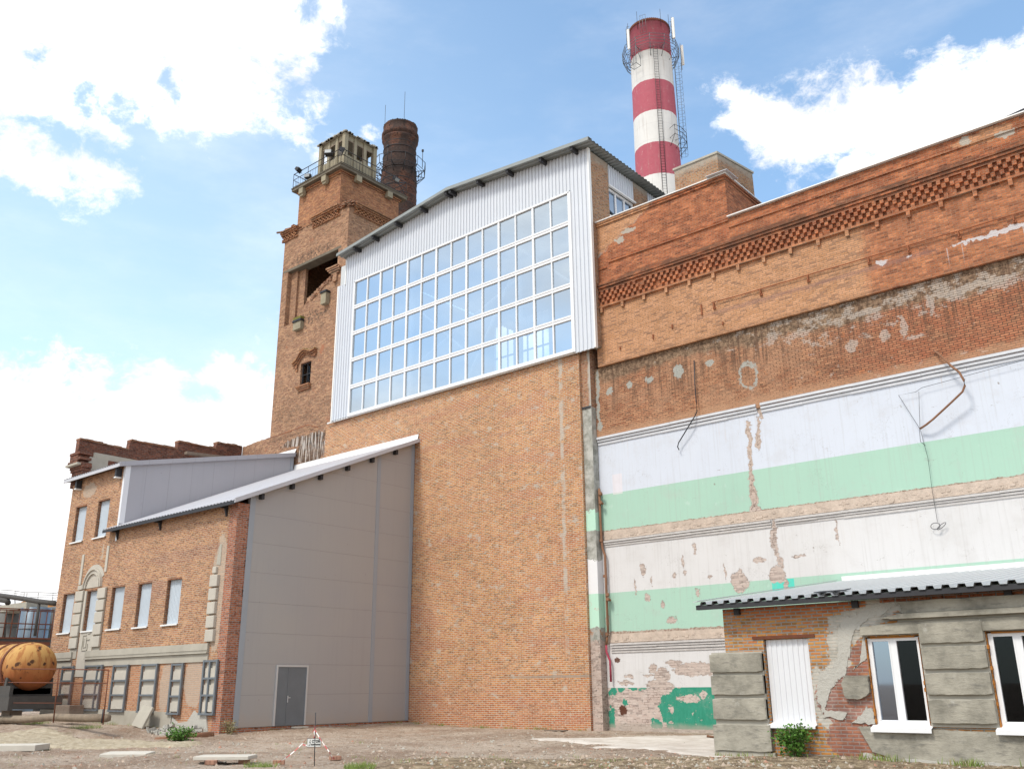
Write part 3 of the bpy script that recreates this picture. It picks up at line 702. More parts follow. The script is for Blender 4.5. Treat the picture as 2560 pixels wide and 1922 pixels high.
M().box(-37.75, -20.56, VC+.1, VA-.01, 22.95, 24.2).box(-37.75, gl0-.02, VC+.1, VA-.01, 15.14, 22.94).box(gl1+.02, -20.58, VC+.1, VA-.01, 15.14, 22.94).build('backing', 'interior_wall', hall)
# glazing: frame + 70 panes
fr = M(); NW, NH = 14, 5; dw = (gl1-gl0)/NW; dh = (gz1-gz0)/NH
fr.box(gl0-.05, gl1+.05, VC-.07, VC+.05, gz1-.04, gz1+.05).box(gl0-.05, gl1+.05, VC-.09, VC+.05, gz0-.1, gz0+.06)
fr.box(gl0-.05, gl0+.04, VC-.07, VC+.05, gz0, gz1).box(gl1-.04, gl1+.12, VC-.07, VC+.05, gz0-.1, gz1)
for j in range(1, NH):
    z = gz0+dh*j; fr.box(gl0, gl1, VC-.06, VC+.05, z-.105, z-.03).box(gl0, gl1, VC-.06, VC+.05, z+.03, z+.105).box(gl0, gl1, VC-.035, VC+.04, z-.03, z+.03)
for i in range(1, NW):
    u = gl0+dw*i; k = .055 if i % 2 == 0 else .034
    fr.box(u-k, u+k, VC-.05, VC+.045, gz0+.05, gz1-.03)
frame = fr.build('window_frame', 'white_plastic', hall)
for j in range(NH):
    for i in range(NW):
        u = gl0+dw*i; z = gz0+dh*j; q = random.uniform(-.002, .002); q2 = random.uniform(-.0015, .0015)
        M().add([(u+.02,VC+.01,z+.06),(u+dw-.02,VC+.01+q,z+.06),(u+dw-.02,VC+.01+q+q2,z+dh-.06),(u+.02,VC+.01+q2,z+dh-.06)], [(0,1,2,3)]).build('window_pane', 'glass_hall', hall)
# inside of the hall seen through the glass
ins = M(); VB_ = 41.
bx = [(-37, -34), (-34, -28), ]
ins.box(-37.4, -20.7, VB_, VB_+.2, 10, 20.2).box(-37.4, -20.7, VB_, VB_+.2, 23.4, 25).box(-37.4, -36., VB_, VB_+.2, 20.2, 23.4).box(-31.6, -20.7, VB_, VB_+.2, 20.2, 23.4).box(-34.4, -33.9, VB_, VB_+.2, 20.2, 23.4)
for q_ in (-35.5, -34.9, -33.3, -32.7, -32.1): ins.box(q_-.04, q_+.04, VB_+.02, VB_+.1, 20.2, 23.4)
for q_ in (21.2, 22.3): ins.box(-36, -31.6, VB_+.03, VB_+.09, q_-.05, q_+.05)
ins.box(-37.4, -20.7, VA+.5, VB_, 14.0, 14.2).box(-37.6, -37.4, VA+.5, VB_, 14, 24.5)
ins.build('interior_shell', 'interior_wall', hall)
ib = M()
for u in (-33.5, -26.):
    ib.cyl((u, VA+1.5, 14.2), (u, VA+1.5, 24.6), .14, n=8)
for a, b in (((-36.5, 24), (-29.5, 17.5)), ((-33.5, 17.5), (-26, 20.5)), ((-30.5, 14.3), (-26, 21.5)), ((-28.5, 24.3), (-22, 18.5))):
    ib.cyl((a[0], VA+1.5, a[1]), (b[0], VA+1.5, b[1]), .07, n=8)
ib.build('steel_bracing', 'white_metal', hall)
# roof
m = M(); RE = 46.
rf = [(-37.4, roofz(-36.9)-.05), (-28.9, 25.42), (-20.12, roofz(-20.12))]
for (a, za), (b, zb) in zip(rf, rf[1:]):
    m.corr((a, 29.3, za+.12), (0, RE-29.3, 0), 62, (b-a, 0, zb-za), (0, 0, .05))
    m.corr((a, 29.3, za+.05), (0, RE-29.3, 0), 62, (b-a, 0, zb-za), (0, 0, .05))
roof = m.build('roof', 'roof_under', hall)
m = M()
for (a, za), (b, zb) in zip(rf, rf[1:]): m.hexa((a,29.26,za),(b,29.26,zb),(b,29.26,zb+.155),(a,29.26,za+.155), (0,.05,0)).hexa((a,29.30,za+.185),(b,29.30,zb+.185),(b,29.6,zb+.185),(a,29.6,za+.185), (0,0,.012))
m.build('verge_trim', 'roof_under', roof)
for u, z in ((-36., 24.6), (-34.48, 24.76), (-32.67, 24.96), (-30.8, 25.13), (-29.0, 25.3), (-28.7, 25.3), (-26.83, 25.16), (-24.92, 24.95), (-22.9, 24.8), (-21.1, 24.62)):
    z = roofz(u)
    M().box(u-.07, u+.07, 29.33, 29.84, z-.17, z+.02).build('purlin_end', 'steel_dark', roof)
# side facing right
US = -20.56
def sidebox(m, y0, y1, z0, z1, t=.3, o=0.): return m.box(US-t+o, US+o, y0, y1, z0, z1)
zt = 24.58
m = M(); sidebox(m, 29.92, 31.42, 15.16, zt); sidebox(m, 33.58, 34.82, 14, zt); sidebox(m, 37., 38.2, 14, zt); sidebox(m, 41, 46, 14, zt); m.build('side_wall', 'brick_box', hall)
for a, b in ((31.42, 33.58), (34.82, 37.)):
    M().corr((US-.06, a, 23.5), (0, b-a, 0), round((b-a)/.2), (0, 0, 1.08), (.045, 0, 0)).build('side_cladding', 'clad_sheet', hall)
M().box(US-.05, US+.06, 31.42, 33.66, 23.42, 23.5).build('drip_trim', 'gutter_white', hall)
def sidewin(y0, y1):
    f = M().box(US-.22, US-.1, y0, y1, 23.3, 23.42).box(US-.22, US-.1, y0, y1, 21.85, 22.05).box(US-.22, US-.1, y0, y1, 20., 20.12)
    for k in range(4):
        y = y0+(y1-y0)*k/3; w_ = .05 if 0 < k < 3 else .06
        f.box(US-.21, US-.11, y-w_+(w_ if k == 0 else 0), y+w_-(w_ if k == 3 else 0), 20.12, 23.3)
    o = f.build('side_window', 'white_plastic', hall)
    M().add([(US-.16,y0,20),(US-.16,y1,20),(US-.16,y1,23.4),(US-.16,y0,23.4)], [(0,1,2,3)]).build('pane', 'glass_side', o)
sidewin(31.42, 33.58); sidewin(34.82, 37.)
# ------------------------------------------------------------------ pilaster strip + big painted building
VB = 30.5
big = thing('factory_building', 'long brick factory wall with peeling white and green painted storeys and a stepped brick frieze', 'factory building', (-12, 30.5, 0))
M().box(UA1+.01, -21.08, 30.13, 31.0, -.3, 15.3).build('pilaster', 'pilaster_mix', big)
M().box(UA1+.02, -21.10, 30.09, 30.125, 12.6, 12.68).build('slate_ledge', 'steel_dark', big)
M().box(-21.07, 4, VB, VB+.8, -.3, 11.2).build('painted_wall', 'painted_wall', big)
m = M(); m.box(-21.07, 4, 30.44, VB+.8, 11.21, 14.34)
m.build('old_brick_band', 'brick_band', big)
M().box(-20.78, 4, 30.30, 31.2, 14.35, 19.05).build('upper_wall', 'brick_upper', big)
# raised block
M().box(-20.78, -14.3, 30.301, 33.3, 19.06, 20.98).build('raised_wall', 'brick_upper', big)
m = M().box(-20.7, -14.17, 30.16, 33.4, 20.99, 21.03)
m.build('coping', 'gutter_white', big)
M().box(-20.72, -14.22, 30.20, 33.35, 20.9, 20.985).box(-20.75, -14.26, 30.24, 33.32, 20.8, 20.895).build('corbel_course', 'brick_upper', big)
M().hexa((-15.0,30.02,21.06),(-14.05,30.02,21.03),(-14.0,30.9,20.98),(-15.0,30.9,21.02), (0,0,.02)).build('loose_sheet', 'zinc', big)
M().box(-14.3, 4, 30.17, 31.3, 19.07, 19.11).build('coping', 'gutter_white', big)
# cornice steps, string courses
m = M()
for z0, z1, o in ((18.02, 18.09, .10), (17.92, 18.02, .17), (17.80, 17.91, .13), (17.69, 17.79, .08)):
    u = -20.72
    while u < 4:
        L = random.uniform(2.5, 6); dz = random.uniform(-.006, .006)
        m.box(u, u+L-.004, 30.30-o+random.uniform(-.008, .008), 30.32, z0+dz, z1+dz); u += L
m.build('cornice', 'brick_upper', big)
M().box(-20.72, 4, 30.19, 30.31, 16.93, 17.01).box(-20.0, -14.3, 30.24, 30.31, 18.93, 19.0).box(-14.3, 4, 30.25, 30.31, 18.62, 18.68).box(-20.76, -20.1, 30.26, 30.31, 18.72, 18.78).build('string_course', 'brick_upper', big)
m = M(); per = .27; u = -20.68; i = 0
while u < 0:
    for r in range(4):
        uu = u+(r % 2)*per*.5 + r*.012
        z = 17.66-r*.165; dz = random.uniform(-.008, .008); oo = random.uniform(-.015, .015)
        if random.random() < .03: continue
        m.box(uu, uu+.13, 30.175+oo+r*.012, 30.31, z-.15+dz, z+dz)
    u += per; i += 1
m.box(-20.68, 0, 30.294, 30.31, 17.0, 17.68).build('frieze', 'brick_upper', big)
for k in range(17):
    u = -20.43+k*1.063
    M().box(u-.065, u+.065, 30.20, 30.31, 16.70, 16.93).build('pendant_brick', 'brick_upper', big)
# plaster mouldings (each a run of three ribs)
def mould(name, u0, u1, z0, z1, n, dep, m_):
    q = M(); seg = 2.1
    for i in range(n):
        za = z0+(z1-z0)*i/n; zb = z0+(z1-z0)*(i+.78)/n; d = dep*(i+1)/n; u = u0
        while u < u1:
            L = min(random.uniform(1.5, 4.), u1-u); j = random.uniform(-.007, .007)
            if not any(abs(u-g_) < .2 for g_ in (-13.85,)): pass
            q.box(u, u+L-.003, 30.5-d+j, 30.51, za+j, zb+j); u += L
    return q.build(name, m_, big)
mould('moulding', -21.05, -13.95, 11.02, 11.38, 3, .13, 'mould_white'); mould('moulding', -13.78, 4, 11.02, 11.38, 3, .13, 'mould_white')
mould('moulding', -20.95, -13.82, 6.84, 7.10, 3, .09, 'mould_low'); mould('moulding', -13.66, 4, 6.84, 7.10, 3, .09, 'mould_low')
mould('moulding', -20.8, 4, 2.80, 3.17, 4, .12, 'mould_low')
# rubble ledges between the storeys
def ledge(z0, z1, y0, u0=-20.95, u1=2.):
    q = M(); u = u0
    while u < u1:
        L = random.uniform(.04, .16); a = random.uniform(0, .7)
        q.box(u, u+L*1.02, 30.50-random.uniform(.0, .035), 30.51, z0+(z1-z0)*a*.8, z0+(z1-z0)*(a*.8+random.uniform(.15, .3))); u += L*random.uniform(.4, .9)
    q.box(u0, u1, 30.485, 30.51, z0-.02, z1); q.build('broken_brick_ledge', 'ledge_rubble', big)
ledge(7.14, 7.46, 30.45); ledge(3.2, 3.5, 30.42); ledge(11.40, 11.62, 30.40)
# roofs behind
M().box(-20.5, 4, 31.4, 45, 18.6, 18.9).build('flat_roof', 'black_roof', big)
m = M(); cv = [(-9., 18.9), (-7., 19.6), (-5.5, 20.05), (-4., 20.25), (0, 20.6), (4, 20.6), (4, 18.5), (-9., 18.5)]
m.prism(cv, 1, 32., 44.); m.build('curved_roof', 'black_roof', big)
# wall conduit with stubs (rusty)
cd = thing('wall_conduit', 'thin rusty conduit running level across the upper brick wall on short brackets', 'conduit', (-10, 30.2, 15.65))
m = M().tube([(-15.28, 30.22, 15.70)]+[(u, 30.22+random.uniform(-.01, .01), 15.68+random.uniform(-.012, .012)) for u in range(-14, 3)], .021)
m.build('conduit_tube', 'rust_rod', cd)
for u in (-15.2, -13.25, -11.4, -9.2, -7.85, -6.25, -4.6):
    M().box(u-.02, u+.02, 30.2, 30.31, 15.48, 15.68).box(u-.05, u+.06, 30.24, 30.3, 15.42, 15.5).build('bracket', 'rust_rod', cd)
st = [(-15.75, 15.55, .22), (-19.6, 14.9, .06), (-18., 15.0, .1), (-17.1, 15.2, .08), (-14.9, 14.75, .06)]
for u, z, r in st:
    M().box(u-.03, u+.02, 30.24, 30.3, z-r, z+r).build('iron_stub', 'rust_rod', big)
# ---- hanging pipes
def rod(name, pts, r, m_, label, cat):
    o = M().tube(pts, r, 8).build(name, m_, None, loc=pts[0]); return tag(o, label, cat)
rod('bent_pipe', [(-7.60,30.40,11.86),(-7.45,30.25,11.7),(-7.1,30.15,11.15),(-6.9,30.1,10.9),(-6.80,30.08,10.6),(-6.80,30.08,10.42),(-6.9,30.1,10.25),(-7.3,30.15,9.98),(-7.9,30.2,9.58),(-8.15,30.25,9.45),(-8.38,30.35,9.38)], .035, 'rust_pipe', 'thick rusty pipe bent like an elbow against the white plaster on the right', 'pipe')
rod('bent_pipe', [(-16.3,30.38,13.6),(-16.32,30.33,12.6),(-16.30,30.30,11.9),(-16.30,30.30,11.52),(-16.40,30.30,11.36),(-16.75,30.3,10.95),(-17.2,30.33,10.45),(-17.27,30.35,10.3),(-17.22,30.37,10.18)], .022, 'steel_dark', 'thin dark pipe hanging down the old brick and kinked over the white moulding', 'pipe')
wr = thing('hanging_wire', 'thin loose wire hanging down the painted wall and ending in a coil', 'wire', (-8.3, 30.35, 9.4))
M().tube([(-4.,30.36,11.02),(-8.15,30.37,10.72),(-8.35,30.37,10.62),(-8.9,30.37,10.62),(-8.4,30.33,9.4),(-8.43,30.33,8.95),(-8.3,30.36,8.8)], .008, 5).build('wire_strand', 'steel_dark', wr)
M().tube([(-8.25,30.35,10.6),(-8.38,30.33,9.4),(-8.3,30.4,8.4),(-8.32,30.40,7.3),(-8.3,30.38,6.35)], .007, 5).build('wire_strand', 'steel_dark', wr)
m = M()
for k, (cu, cz) in enumerate(((-8.38, 6.24), (-8.2, 6.22))):
    m.tube([(cu+.14*cos(a*.4), 30.38, cz+.1*sin(a*.4+k)) for a in range(18)], .01, 5)
m.build('coil', 'steel_dark', wr)
ris = thing('riser_pipe', 'brown vertical riser pipe with valves in the corner beside the green wall', 'pipe', (-20.95, 30.35, 1.8))
M().tube([(-21.0,30.36,9.2),(-21.0,30.36,8.),(-20.99,30.37,7.1),(-20.96,30.37,6.8),(-20.84,30.35,6.5),(-20.84,30.35,3.6),(-20.9,30.35,3.35),(-20.95,30.36,3.1)], .05, 8).build('upper_pipe', 'rust_pipe', ris)
M().tube([(-20.95,30.36,3.1),(-20.95,30.35,2.85),(-20.8,30.35,2.5),(-20.8,30.35,1.75)], .045, 8).build('lower_pipe', 'crimson_pipe', ris)
for z, s in ((8.95, .16), (8.58, .2), (4.78, .22), (4.95, .12)):
    M().cyl((-21.0+(.15 if z < 6 else 0), 30.33, z), (-21.0+s+(.15 if z < 6 else 0), 30.3, z-.02), .045, n=8).cyl((-20.86+(.15 if z < 6 else 0), 30.25, z+.02), (-20.86+(.15 if z < 6 else 0), 30.2, z+.02), .07, n=10).build('valve', 'rust_pipe', ris)
for z in (7.1, 5.7, 3.5): M().cyl((-21.0+(.1 if z < 6.8 else 0), 30.36, z-.05), (-21.0+(.1 if z < 6.8 else 0), 30.36, z+.05), .072, n=10).build('coupling', 'rust_pipe', ris)
# ------------------------------------------------------------------ brick box on the roof
c0 = on(*r6(985,345),1,34.); c1 = on(*r6(1355,205),1,34.); c2 = on(*r6(1660,378),2,c1.z)
bxr = thing('brick_penthouse', 'plain orange brick rooftop box with grey coping in front of the striped chimney', 'rooftop box', (c1.x, c1.y, 19))
dx = (c2-c1); dl = (c0-c1); p = [c1, c1+dl, c1+dl+dx, c1+dx]
M().prism([(q.x, q.y) for q in p], 2, 15, c1.z-.1).build('wall', 'brick_box', bxr)
cen = (p[0]+p[2])/2
M().prism([((q.x-cen.x)*1.04+cen.x, (q.y-cen.y)*1.04+cen.y) for q in p], 2, c1.z-.1, c1.z).build('coping', 'plaster_grey', bxr)
# ------------------------------------------------------------------ brick tower
tw = thing('brick_tower', 'square weathered brick tower with a torn dark opening and a concrete lookout on top', 'tower', (-40.5, 31, 0))
VT = 30.05; TL, TR = -43.5, -37.47
m = M()
# front wall as pieces round the openings: big torn opening and little window
OB, OT, OL, OR_ = 22.0, 25.55, -42.95, -38.25
WL, WR, WB, WT = -41.05, -40.1, 17.85, 19.2
def fw(a, b, z0, z1, y0=VT, y1=VT+.5): m.box(a, b, y0, y1, z0, z1)
fw(TL, TR, 11, WB); fw(TL, WL, WB, WT); fw(WR, TR, WB, WT); fw(TL, TR, WT, OB); fw(TL, OL, OB, OT); fw(OR_, TR, OB, OT); fw(TL, TR, OT, 28.05)
m.box(TR-.5, TR, VT+.5, 36., 11, 28.05).box(TL, TL+.5, VT+.5, 31.2, 11, 28.05).box(TL, TL+.5, 34.5, 36., 11, 28.05).box(TL, TL+.5, 31.2, 34.5, 11, 28.05)
m.box(TL+.5, TR-.5, 35.5, 36, 11, 28.05)
# low wall to the left of the tower with ragged top
pl = [(-46.2, 8), (-43.5, 8), (-43.5, 15.35)]+[(a, b) for a, b in ragged((-43.5, 15.33), (-46.2, 15.2), 22, .035)]+[(-46.2, 15.2)]
m.prism(pl, 1, VT+.01, VT+.5)
m.box(-43.5, -38.4, VT+.02, VT+.5, 8, 11).box(-38.45, -38.0, VT+.0, VT+.4, 11, 15.2)
tb = m.build('tower_wall', 'brick_tower', tw)
# recess: inner brick piers and broken infill
m = M(); m.box(OL, -42.35, VT+.28, VT+.5, OB, OT).box(-42.35, -41.75, VT+.42, VT+.6, 22.0, OT)
inf = [(-42.35, 21.99), (-38.24, 21.99), (-38.24, 24.5), (-38.45, 24.5), (-38.45, 24.2), (-38.6, 24.15)]
steps = []; u, z = -38.65, 24.12
while z > 23.15 and u > -40.9:
    du = random.uniform(.10, .24); dz_ = random.uniform(.05, .11); steps += [(u-du, z), (u-du, z-dz_)]; u -= du*1.15; z -= dz_
steps += [(-41.0, 23.05), (-41.1, 22.95), (-41.3, 22.9), (-41.32, 22.8), (-41.35, 22.72), (-41.4, 22.6), (-41.7, 22.6), (-41.75, 22.3), (-42.35, 22.25)]
m.prism(inf+steps, 1, VT+.06, VT+.42)
m.build('broken_infill', 'brick_tower', tw)
m = M()
for k in range(70):
    t = random.random(); u = -38.7-2.3*t+random.uniform(-.12, .2); z = 24.1-1.05*t+random.uniform(-.12, .06)
    m.box(u, u+.2, VT+.03+random.uniform(-.03, .05), VT+.3, z-.07, z)
m.build('loose_bricks', 'brick_raw', tw)
m = M().box(-39.0, -38.0, 29.82, 30.1, 24.36, 24.44).box(-38.9, -37.85, 29.86, 30.1, 24.23, 24.31).box(-38.8, -37.85, 29.9, 30.1, 24.11, 24.19).box(-38.65, -38.0, 29.95, 30.1, 23.99, 24.07).box(-38.5, -38.15, 29.95, 30.1, 23.5, 24.0)
m.build('corbel_remnant', 'brick_tower', tw)
M().box(OL-.45, OR_+.25, VT-.015, VT+.02, OT-.0, OT+.13).box(OL, OR_, VT-.02, VT+.62, OT-.03, OT-.002).build('lintel', 'slab_concrete', tw)
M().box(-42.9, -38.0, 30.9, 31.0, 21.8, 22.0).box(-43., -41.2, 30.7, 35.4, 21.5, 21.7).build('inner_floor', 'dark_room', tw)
M().hexa((-41.6,31.5,22),(-41.2,31.5,22),(-40.6,33,25.2),(-41.0,33,25.2), (.1,.6,0)).hexa((-41.1,31.2,24.6),(-39.9,31.2,25.1),(-40.4,32.5,23.0),(-41.,32.5,22.8), (.3,.1,0)).tube([(-41.5,31,22.0),(-40.9,31.2,23.6)], .04).tube([(-40.7,31,22.4),(-41.4,31.2,23.3)], .03).tube([(-41.6,31,23.0),(-40.8,31,22.9)], .025).build('wreckage', 'rust', tw)
for (a, b, c, d) in ((-41.75, -41.05, 22.0, 21.35), (-39.3, -38.85, 23.15, 22.3)):
    st_ = M().box(a, b, 29.82, VT+.05, d, c-.18).build('beam_end', 'lookout_concrete', tw)
    M().box(a-.06, b+.06, 29.76, VT+.05, c-.17, c-.10).box(a-.02, b+.02, 29.79, VT+.05, c-.09, c-.03).build('steel_plate', 'steel_dark', st_)
    if a < -41: M().box(a, b, 29.8, VT+.05, c-.03, c+.12).build('moss_cap', 'moss', st_)
wi = M().box(WL, WL+.06, VT+.12, VT+.2, WB, WT).box(WR-.06, WR, VT+.12, VT+.2, WB, WT).box(WL+.06, WR-.06, VT+.12, VT+.2, WB, WB+.06).box(WL+.06, WR-.06, VT+.12, VT+.2, WT-.06, WT)\
    .box(-40.6, -40.56, VT+.13, VT+.18, WB+.06, WT-.06).box(WL+.06, WR-.06, VT+.131, VT+.179, 18.5, 18.54).build('window_frame', 'steel_dark', tw)
M().add([(WL,VT+.25,WB),(WR,VT+.25,WB),(WR,VT+.25,WT),(WL,VT+.25,WT)], [(0,1,2,3)]).build('pane', 'glass_dark', wi)
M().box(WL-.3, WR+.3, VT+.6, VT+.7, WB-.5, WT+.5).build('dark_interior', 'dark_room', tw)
# hood and sill of corbelled brick
m = M(); hp = [(-41.62, 19.32), (-41.25, 19.5), (-40.95, 19.85), (-40.65, 19.97), (-40.3, 19.85), (-40.0, 19.72), (-39.62, 19.78)]
for k, (o, dz_) in enumerate(((.26, 0), (.18, -.11), (.1, -.22))):
    for (a, za), (b, zb) in zip(hp, hp[1:]): m.hexa((a,VT+.01,za+dz_),(b,VT+.01,zb+dz_),(b,VT+.01,zb+dz_-.08),(a,VT+.01,za+dz_-.08), (0,-o,0))
m.box(-41.5, -41.3, VT-.1, VT+.01, 18.98, 19.2).box(-41.42, -41.28, VT-.07, VT+.01, 18.8, 18.97).box(-39.9, -39.68, VT-.1, VT+.01, 19.38, 19.55)
hood = m.build('window_hood', 'brick_shaft', tw)
m = M()
for (a, za), (b, zb) in zip(hp[:-1], hp[1:]): m.hexa((a,VT-.0,za+.03),(b,VT-.0,zb+.03),(b,VT-.0,zb+.005),(a,VT-.0,za+.005), (0,-.24,0))
m.build('moss_cap', 'moss', hood)
m = M()
for k in range(3): m.box(WL-.16+k*.07, WR+.12-k*.03, VT-.2+k*.05, VT+.01, WB-.12-k*.1, WB-.03-k*.1)
m.build('window_sill', 'brick_shaft', tw)
# broken cornice pieces
def cornice(m, ax, a, b, face, sgn, zt, seed):
    random.seed(seed); K = 6
    for k, (o, h0, h1) in enumerate(((.30,0,.08),(.24,.1,.18),(.17,.2,.28),(.08,.58,.66))):
        t = a
        while t < b-.02:
            L = min(random.uniform(.3, .9), b-t); o2 = o+random.uniform(-.02, .02)
            if ax == 0: m.box(t, t+L-.01, face, face+sgn*o2, zt-h1, zt-h0)
            else: m.box(face, face+sgn*o2, t, t+L-.01, zt-h1, zt-h0)
            t += L
    t = a+.05; i = 0
    while t < b-.14:
        for r in range(3):
            q = t+(i+r) % 2*.0
            if (i+r) % 2 == 0:
                z1 = zt-.29-r*.1
                if ax == 0: m.box(q, q+.13, face, face+sgn*.12, z1-.095, z1)
                else: m.box(face, face+sgn*.12, q, q+.13, z1-.095, z1)
        t += .14; i += 1
m = M(); cornice(m, 0, -43.7, -42.15, VT, -1, 28.35, 3); cornice(m, 1, 29.9, 36., TL, -1, 28.35, 6); m.box(-43.5, -42.2, VT+.02, VT+.45, 28.04, 28.35).build('cornice', 'brick_shaft', tw)
m = M(); cornice(m, 0, -40.75, -38.2, VT, -1, 28.35, 4); m.box(-40.7, -38.0, VT+.02, VT+.45, 28.04, 28.3).build('cornice', 'brick_shaft', tw)
m = M(); cornice(m, 1, 30.4, 36.1, TR, 1, 28.35, 5); m.box(TR-.45, TR-.02, 30.6, 36, 28.04, 28.34).build('cornice', 'brick_shaft', tw); random.seed(11)
m = M()
for k in range(150):
    q = random.random()
    if q < .2: u, y, z = random.uniform(-43.9, -42.2), VT-.2+random.uniform(-.1, .4), 28.35
    elif q < .75: u, y, z = random.uniform(-38.7, -37.3), random.uniform(29.85, 30.8), random.uniform(28.0, 28.35)
    else: u, y, z = random.uniform(-42.2, -40.6), VT+random.uniform(0, .3), 28.03
    a = random.uniform(0, .8); c = Vector((u, y, z)); e = Vector((cos(a), sin(a), random.uniform(-.1, .3)))*.11; f_ = Vector((-sin(a), cos(a), 0))*.06
    m.hexa(c-e-f_, c+e-f_, c+e+f_, c-e+f_, (0, 0, .07))
m.build('loose_bricks', 'brick_raw', tw)
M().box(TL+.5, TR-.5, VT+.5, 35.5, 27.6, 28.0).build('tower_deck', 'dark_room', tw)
# narrow shaft, slab, lookout
SL, SR, S0, S1 = -42.62, -38.62, 30.25, 34.9
M().box(SL, SR, S0, S1, 28.0, 30.72).box(SL-.06, SR+.06, S0-.06, S1+.06, 30.72, 30.80).box(SL-.12, SR+.12, S0-.12, S1+.12, 30.82, 30.92).build('shaft_wall', 'brick_shaft', tw)
M().box(SL-.35, SR+.32, 29.9, 35.3, 30.95, 31.12).box(SL-.39, SR+.36, 29.86, 35.34, 31.12, 31.17).build('slab', 'slab_concrete', tw)
for u in (-42.1, -39.9): M().box(u-.2, u+.2, 29.93, 30.2, 30.55, 30.94).prism([(u-.2, 30.55), (u+.2, 30.55), (u+.14, 30.4), (u-.14, 30.4)], 1, 30.0, 30.2).build('bracket', 'lookout_concrete', tw)
for y in (31.4, 33.9): M().box(SR+.05, SR+.32, y-.2, y+.2, 30.55, 30.94).build('bracket', 'lookout_concrete', tw)
LL, LR, L0, L1, LB, LT = -41.1, -38.85, 30.6, 32.9, 31.17, 33.75
m = M(); n3 = [0, 1/3, 2/3, 1]
for t in n3:
    k = .14 if t in (0, 1) else .1
    u = LL+(LR-LL)*t; y = L0+(L1-L0)*t
    if 0 < t < 1:
        for yy in (L0, L1): m.box(u-k, u+k, yy-.06, yy+.10, LB, LT)
        for uu in (LL, LR): m.box(uu-.10, uu+.06, y-k, y+k, LB, LT)
for uu in (LL, LR):
    for yy in (L0, L1): m.box(uu-.13, uu+.13, yy-.13, yy+.13, LB, LT)
lk = m.build('lookout_post', 'lookout_concrete', tw)
m = M()
for yy in (L0, L1): m.box(LL+.13, LR-.13, yy+.0, yy+.06, LB, 32.35).box(LL+.13, LR-.13, yy+.0, yy+.06, 33.35, LT-.01)
for uu in (LL, LR): m.box(uu-.06, uu+.0, L0+.13, L1-.13, LB, 32.35).box(uu-.06, uu+.0, L0+.13, L1-.13, 33.35, LT-.01)
m.build('lookout_panel', 'lookout_concrete', tw)
m = M()
for yy in (L0-.03,): 
    for t in (0, 1, 2):
        a = LL+(LR-LL)*t/3+.16; b = LL+(LR-LL)*(t+1)/3-.16
        m.box(a-.04, b+.04, yy, yy+.05, 33.3, 33.37).box(a-.04, a, yy, yy+.05, 32.35, 33.3).box(b, b+.04, yy, yy+.05, 32.35, 33.3)
for t in (0, 1, 2):
    a = L0+(L1-L0)*t/3+.16; b = L0+(L1-L0)*(t+1)/3-.16
    m.box(LR-.02, LR+.03, a-.04, b+.04, 33.3, 33.37).box(LR-.02, LR+.03, a-.04, a, 32.35, 33.3).box(LR-.02, LR+.03, b, b+.04, 32.35, 33.3)
m.build('opening_frame', 'timber', tw)
m = M(); m.add([(LL-.2,L0-.2,LT),(LR+.2,L0-.2,LT),(LR+.2,L1+.2,LT),(LL-.2,L1+.2,LT),(LL+.5,L0+.5,LT+.35),(LR-.5,L0+.5,LT+.35),(LR-.5,L1-.5,LT+.35),(LL+.5,L1-.5,LT+.35)], [(0,1,2,3),(0,1,5,4),(1,2,6,5),(2,3,7,6),(3,0,4,7),(4,5,6,7)])
for k in range(60):
    t = random.random(); q = random.choice((0, 1))
    u, y = (LL-.2+(LR-LL+.4)*t, L0-.2) if q else (LR+.2, L0-.2+(L1-L0+.4)*t)
    m.box(u-.06, u+.06, y-.05, y+.06, LT-.02, LT+random.uniform(.02, .09))
m.build('lookout_roof', 'plaster_grey', tw)
m = M(); z0 = 31.17; P_ = [(SL-.32, 29.95), (SR+.28, 29.95), (SR+.28, 35.25), (SL-.32, 35.25)]
for a, b in ((0, 1), (1, 2), (2, 3), (3, 0)):
    A = Vector((*P_[a], 0)); B = Vector((*P_[b], 0)); L = (B-A).length
    for zz, r in ((.10, .02), (.62, .02), (1.02, .026)):
        m.tube([A+Vector((0, 0, z0+zz)), B+Vector((0, 0, z0+zz+random.uniform(-.03, .03)))], r, 5)
    n = int(L/.24)
    for k in range(n+1):
        p = A+(B-A)*k/n; r = .022 if k % 6 == 0 else .009; m.tube([p+Vector((0, 0, z0)), p+Vector((0, 0, z0+(1.02 if k % 6 == 0 else .62)))], r, 4)
m.tube([(SR+.28,34.2,z0+1.0),(SR+.28,35.2,z0+.1)], .025, 4).tube([(SR+.28,35.2,z0+1.0),(SR+.28,33.4,z0+.1)], .025, 4)
m.build('railing', 'steel_dark', tw)
def floodlight(x, y, z, yaw, tilt, sc_, label, first=[None]):
    if first[0] is None:
        t = thing('floodlight', label, 'floodlight', (0, 0, 0), 'floodlights on the tower railing')
        M().prism([(-.2, -.16), (.2, -.16), (.12, .16), (-.12, .16)], 0, -.26, .26).build('housing', 'steel_dark', t)
        M().box(-.22, .22, -.215, -.2, -.13, .13).build('lens', 'lens', t)
        M().tube([(-.3,0,0),(-.3,.05,-.3),(.3,.05,-.3),(.3,0,0)], .02, 4).build('yoke', 'steel_dark', t)
        first[0] = t; o = t
    else:
        o = copy_tree(first[0]); o['label'] = label
    o.location = (x, y, z); o.rotation_euler = (tilt, 0, yaw); o.scale = (sc_,)*3
def flo(px, v, dz=0): return on(*r3(*px), 1, v)
q = flo((630, 495), 29.9); floodlight(q.x, 29.88, q.z, .6, -.1, .85, 'floodlight with a pale glass front on the tower railing below the lookout')
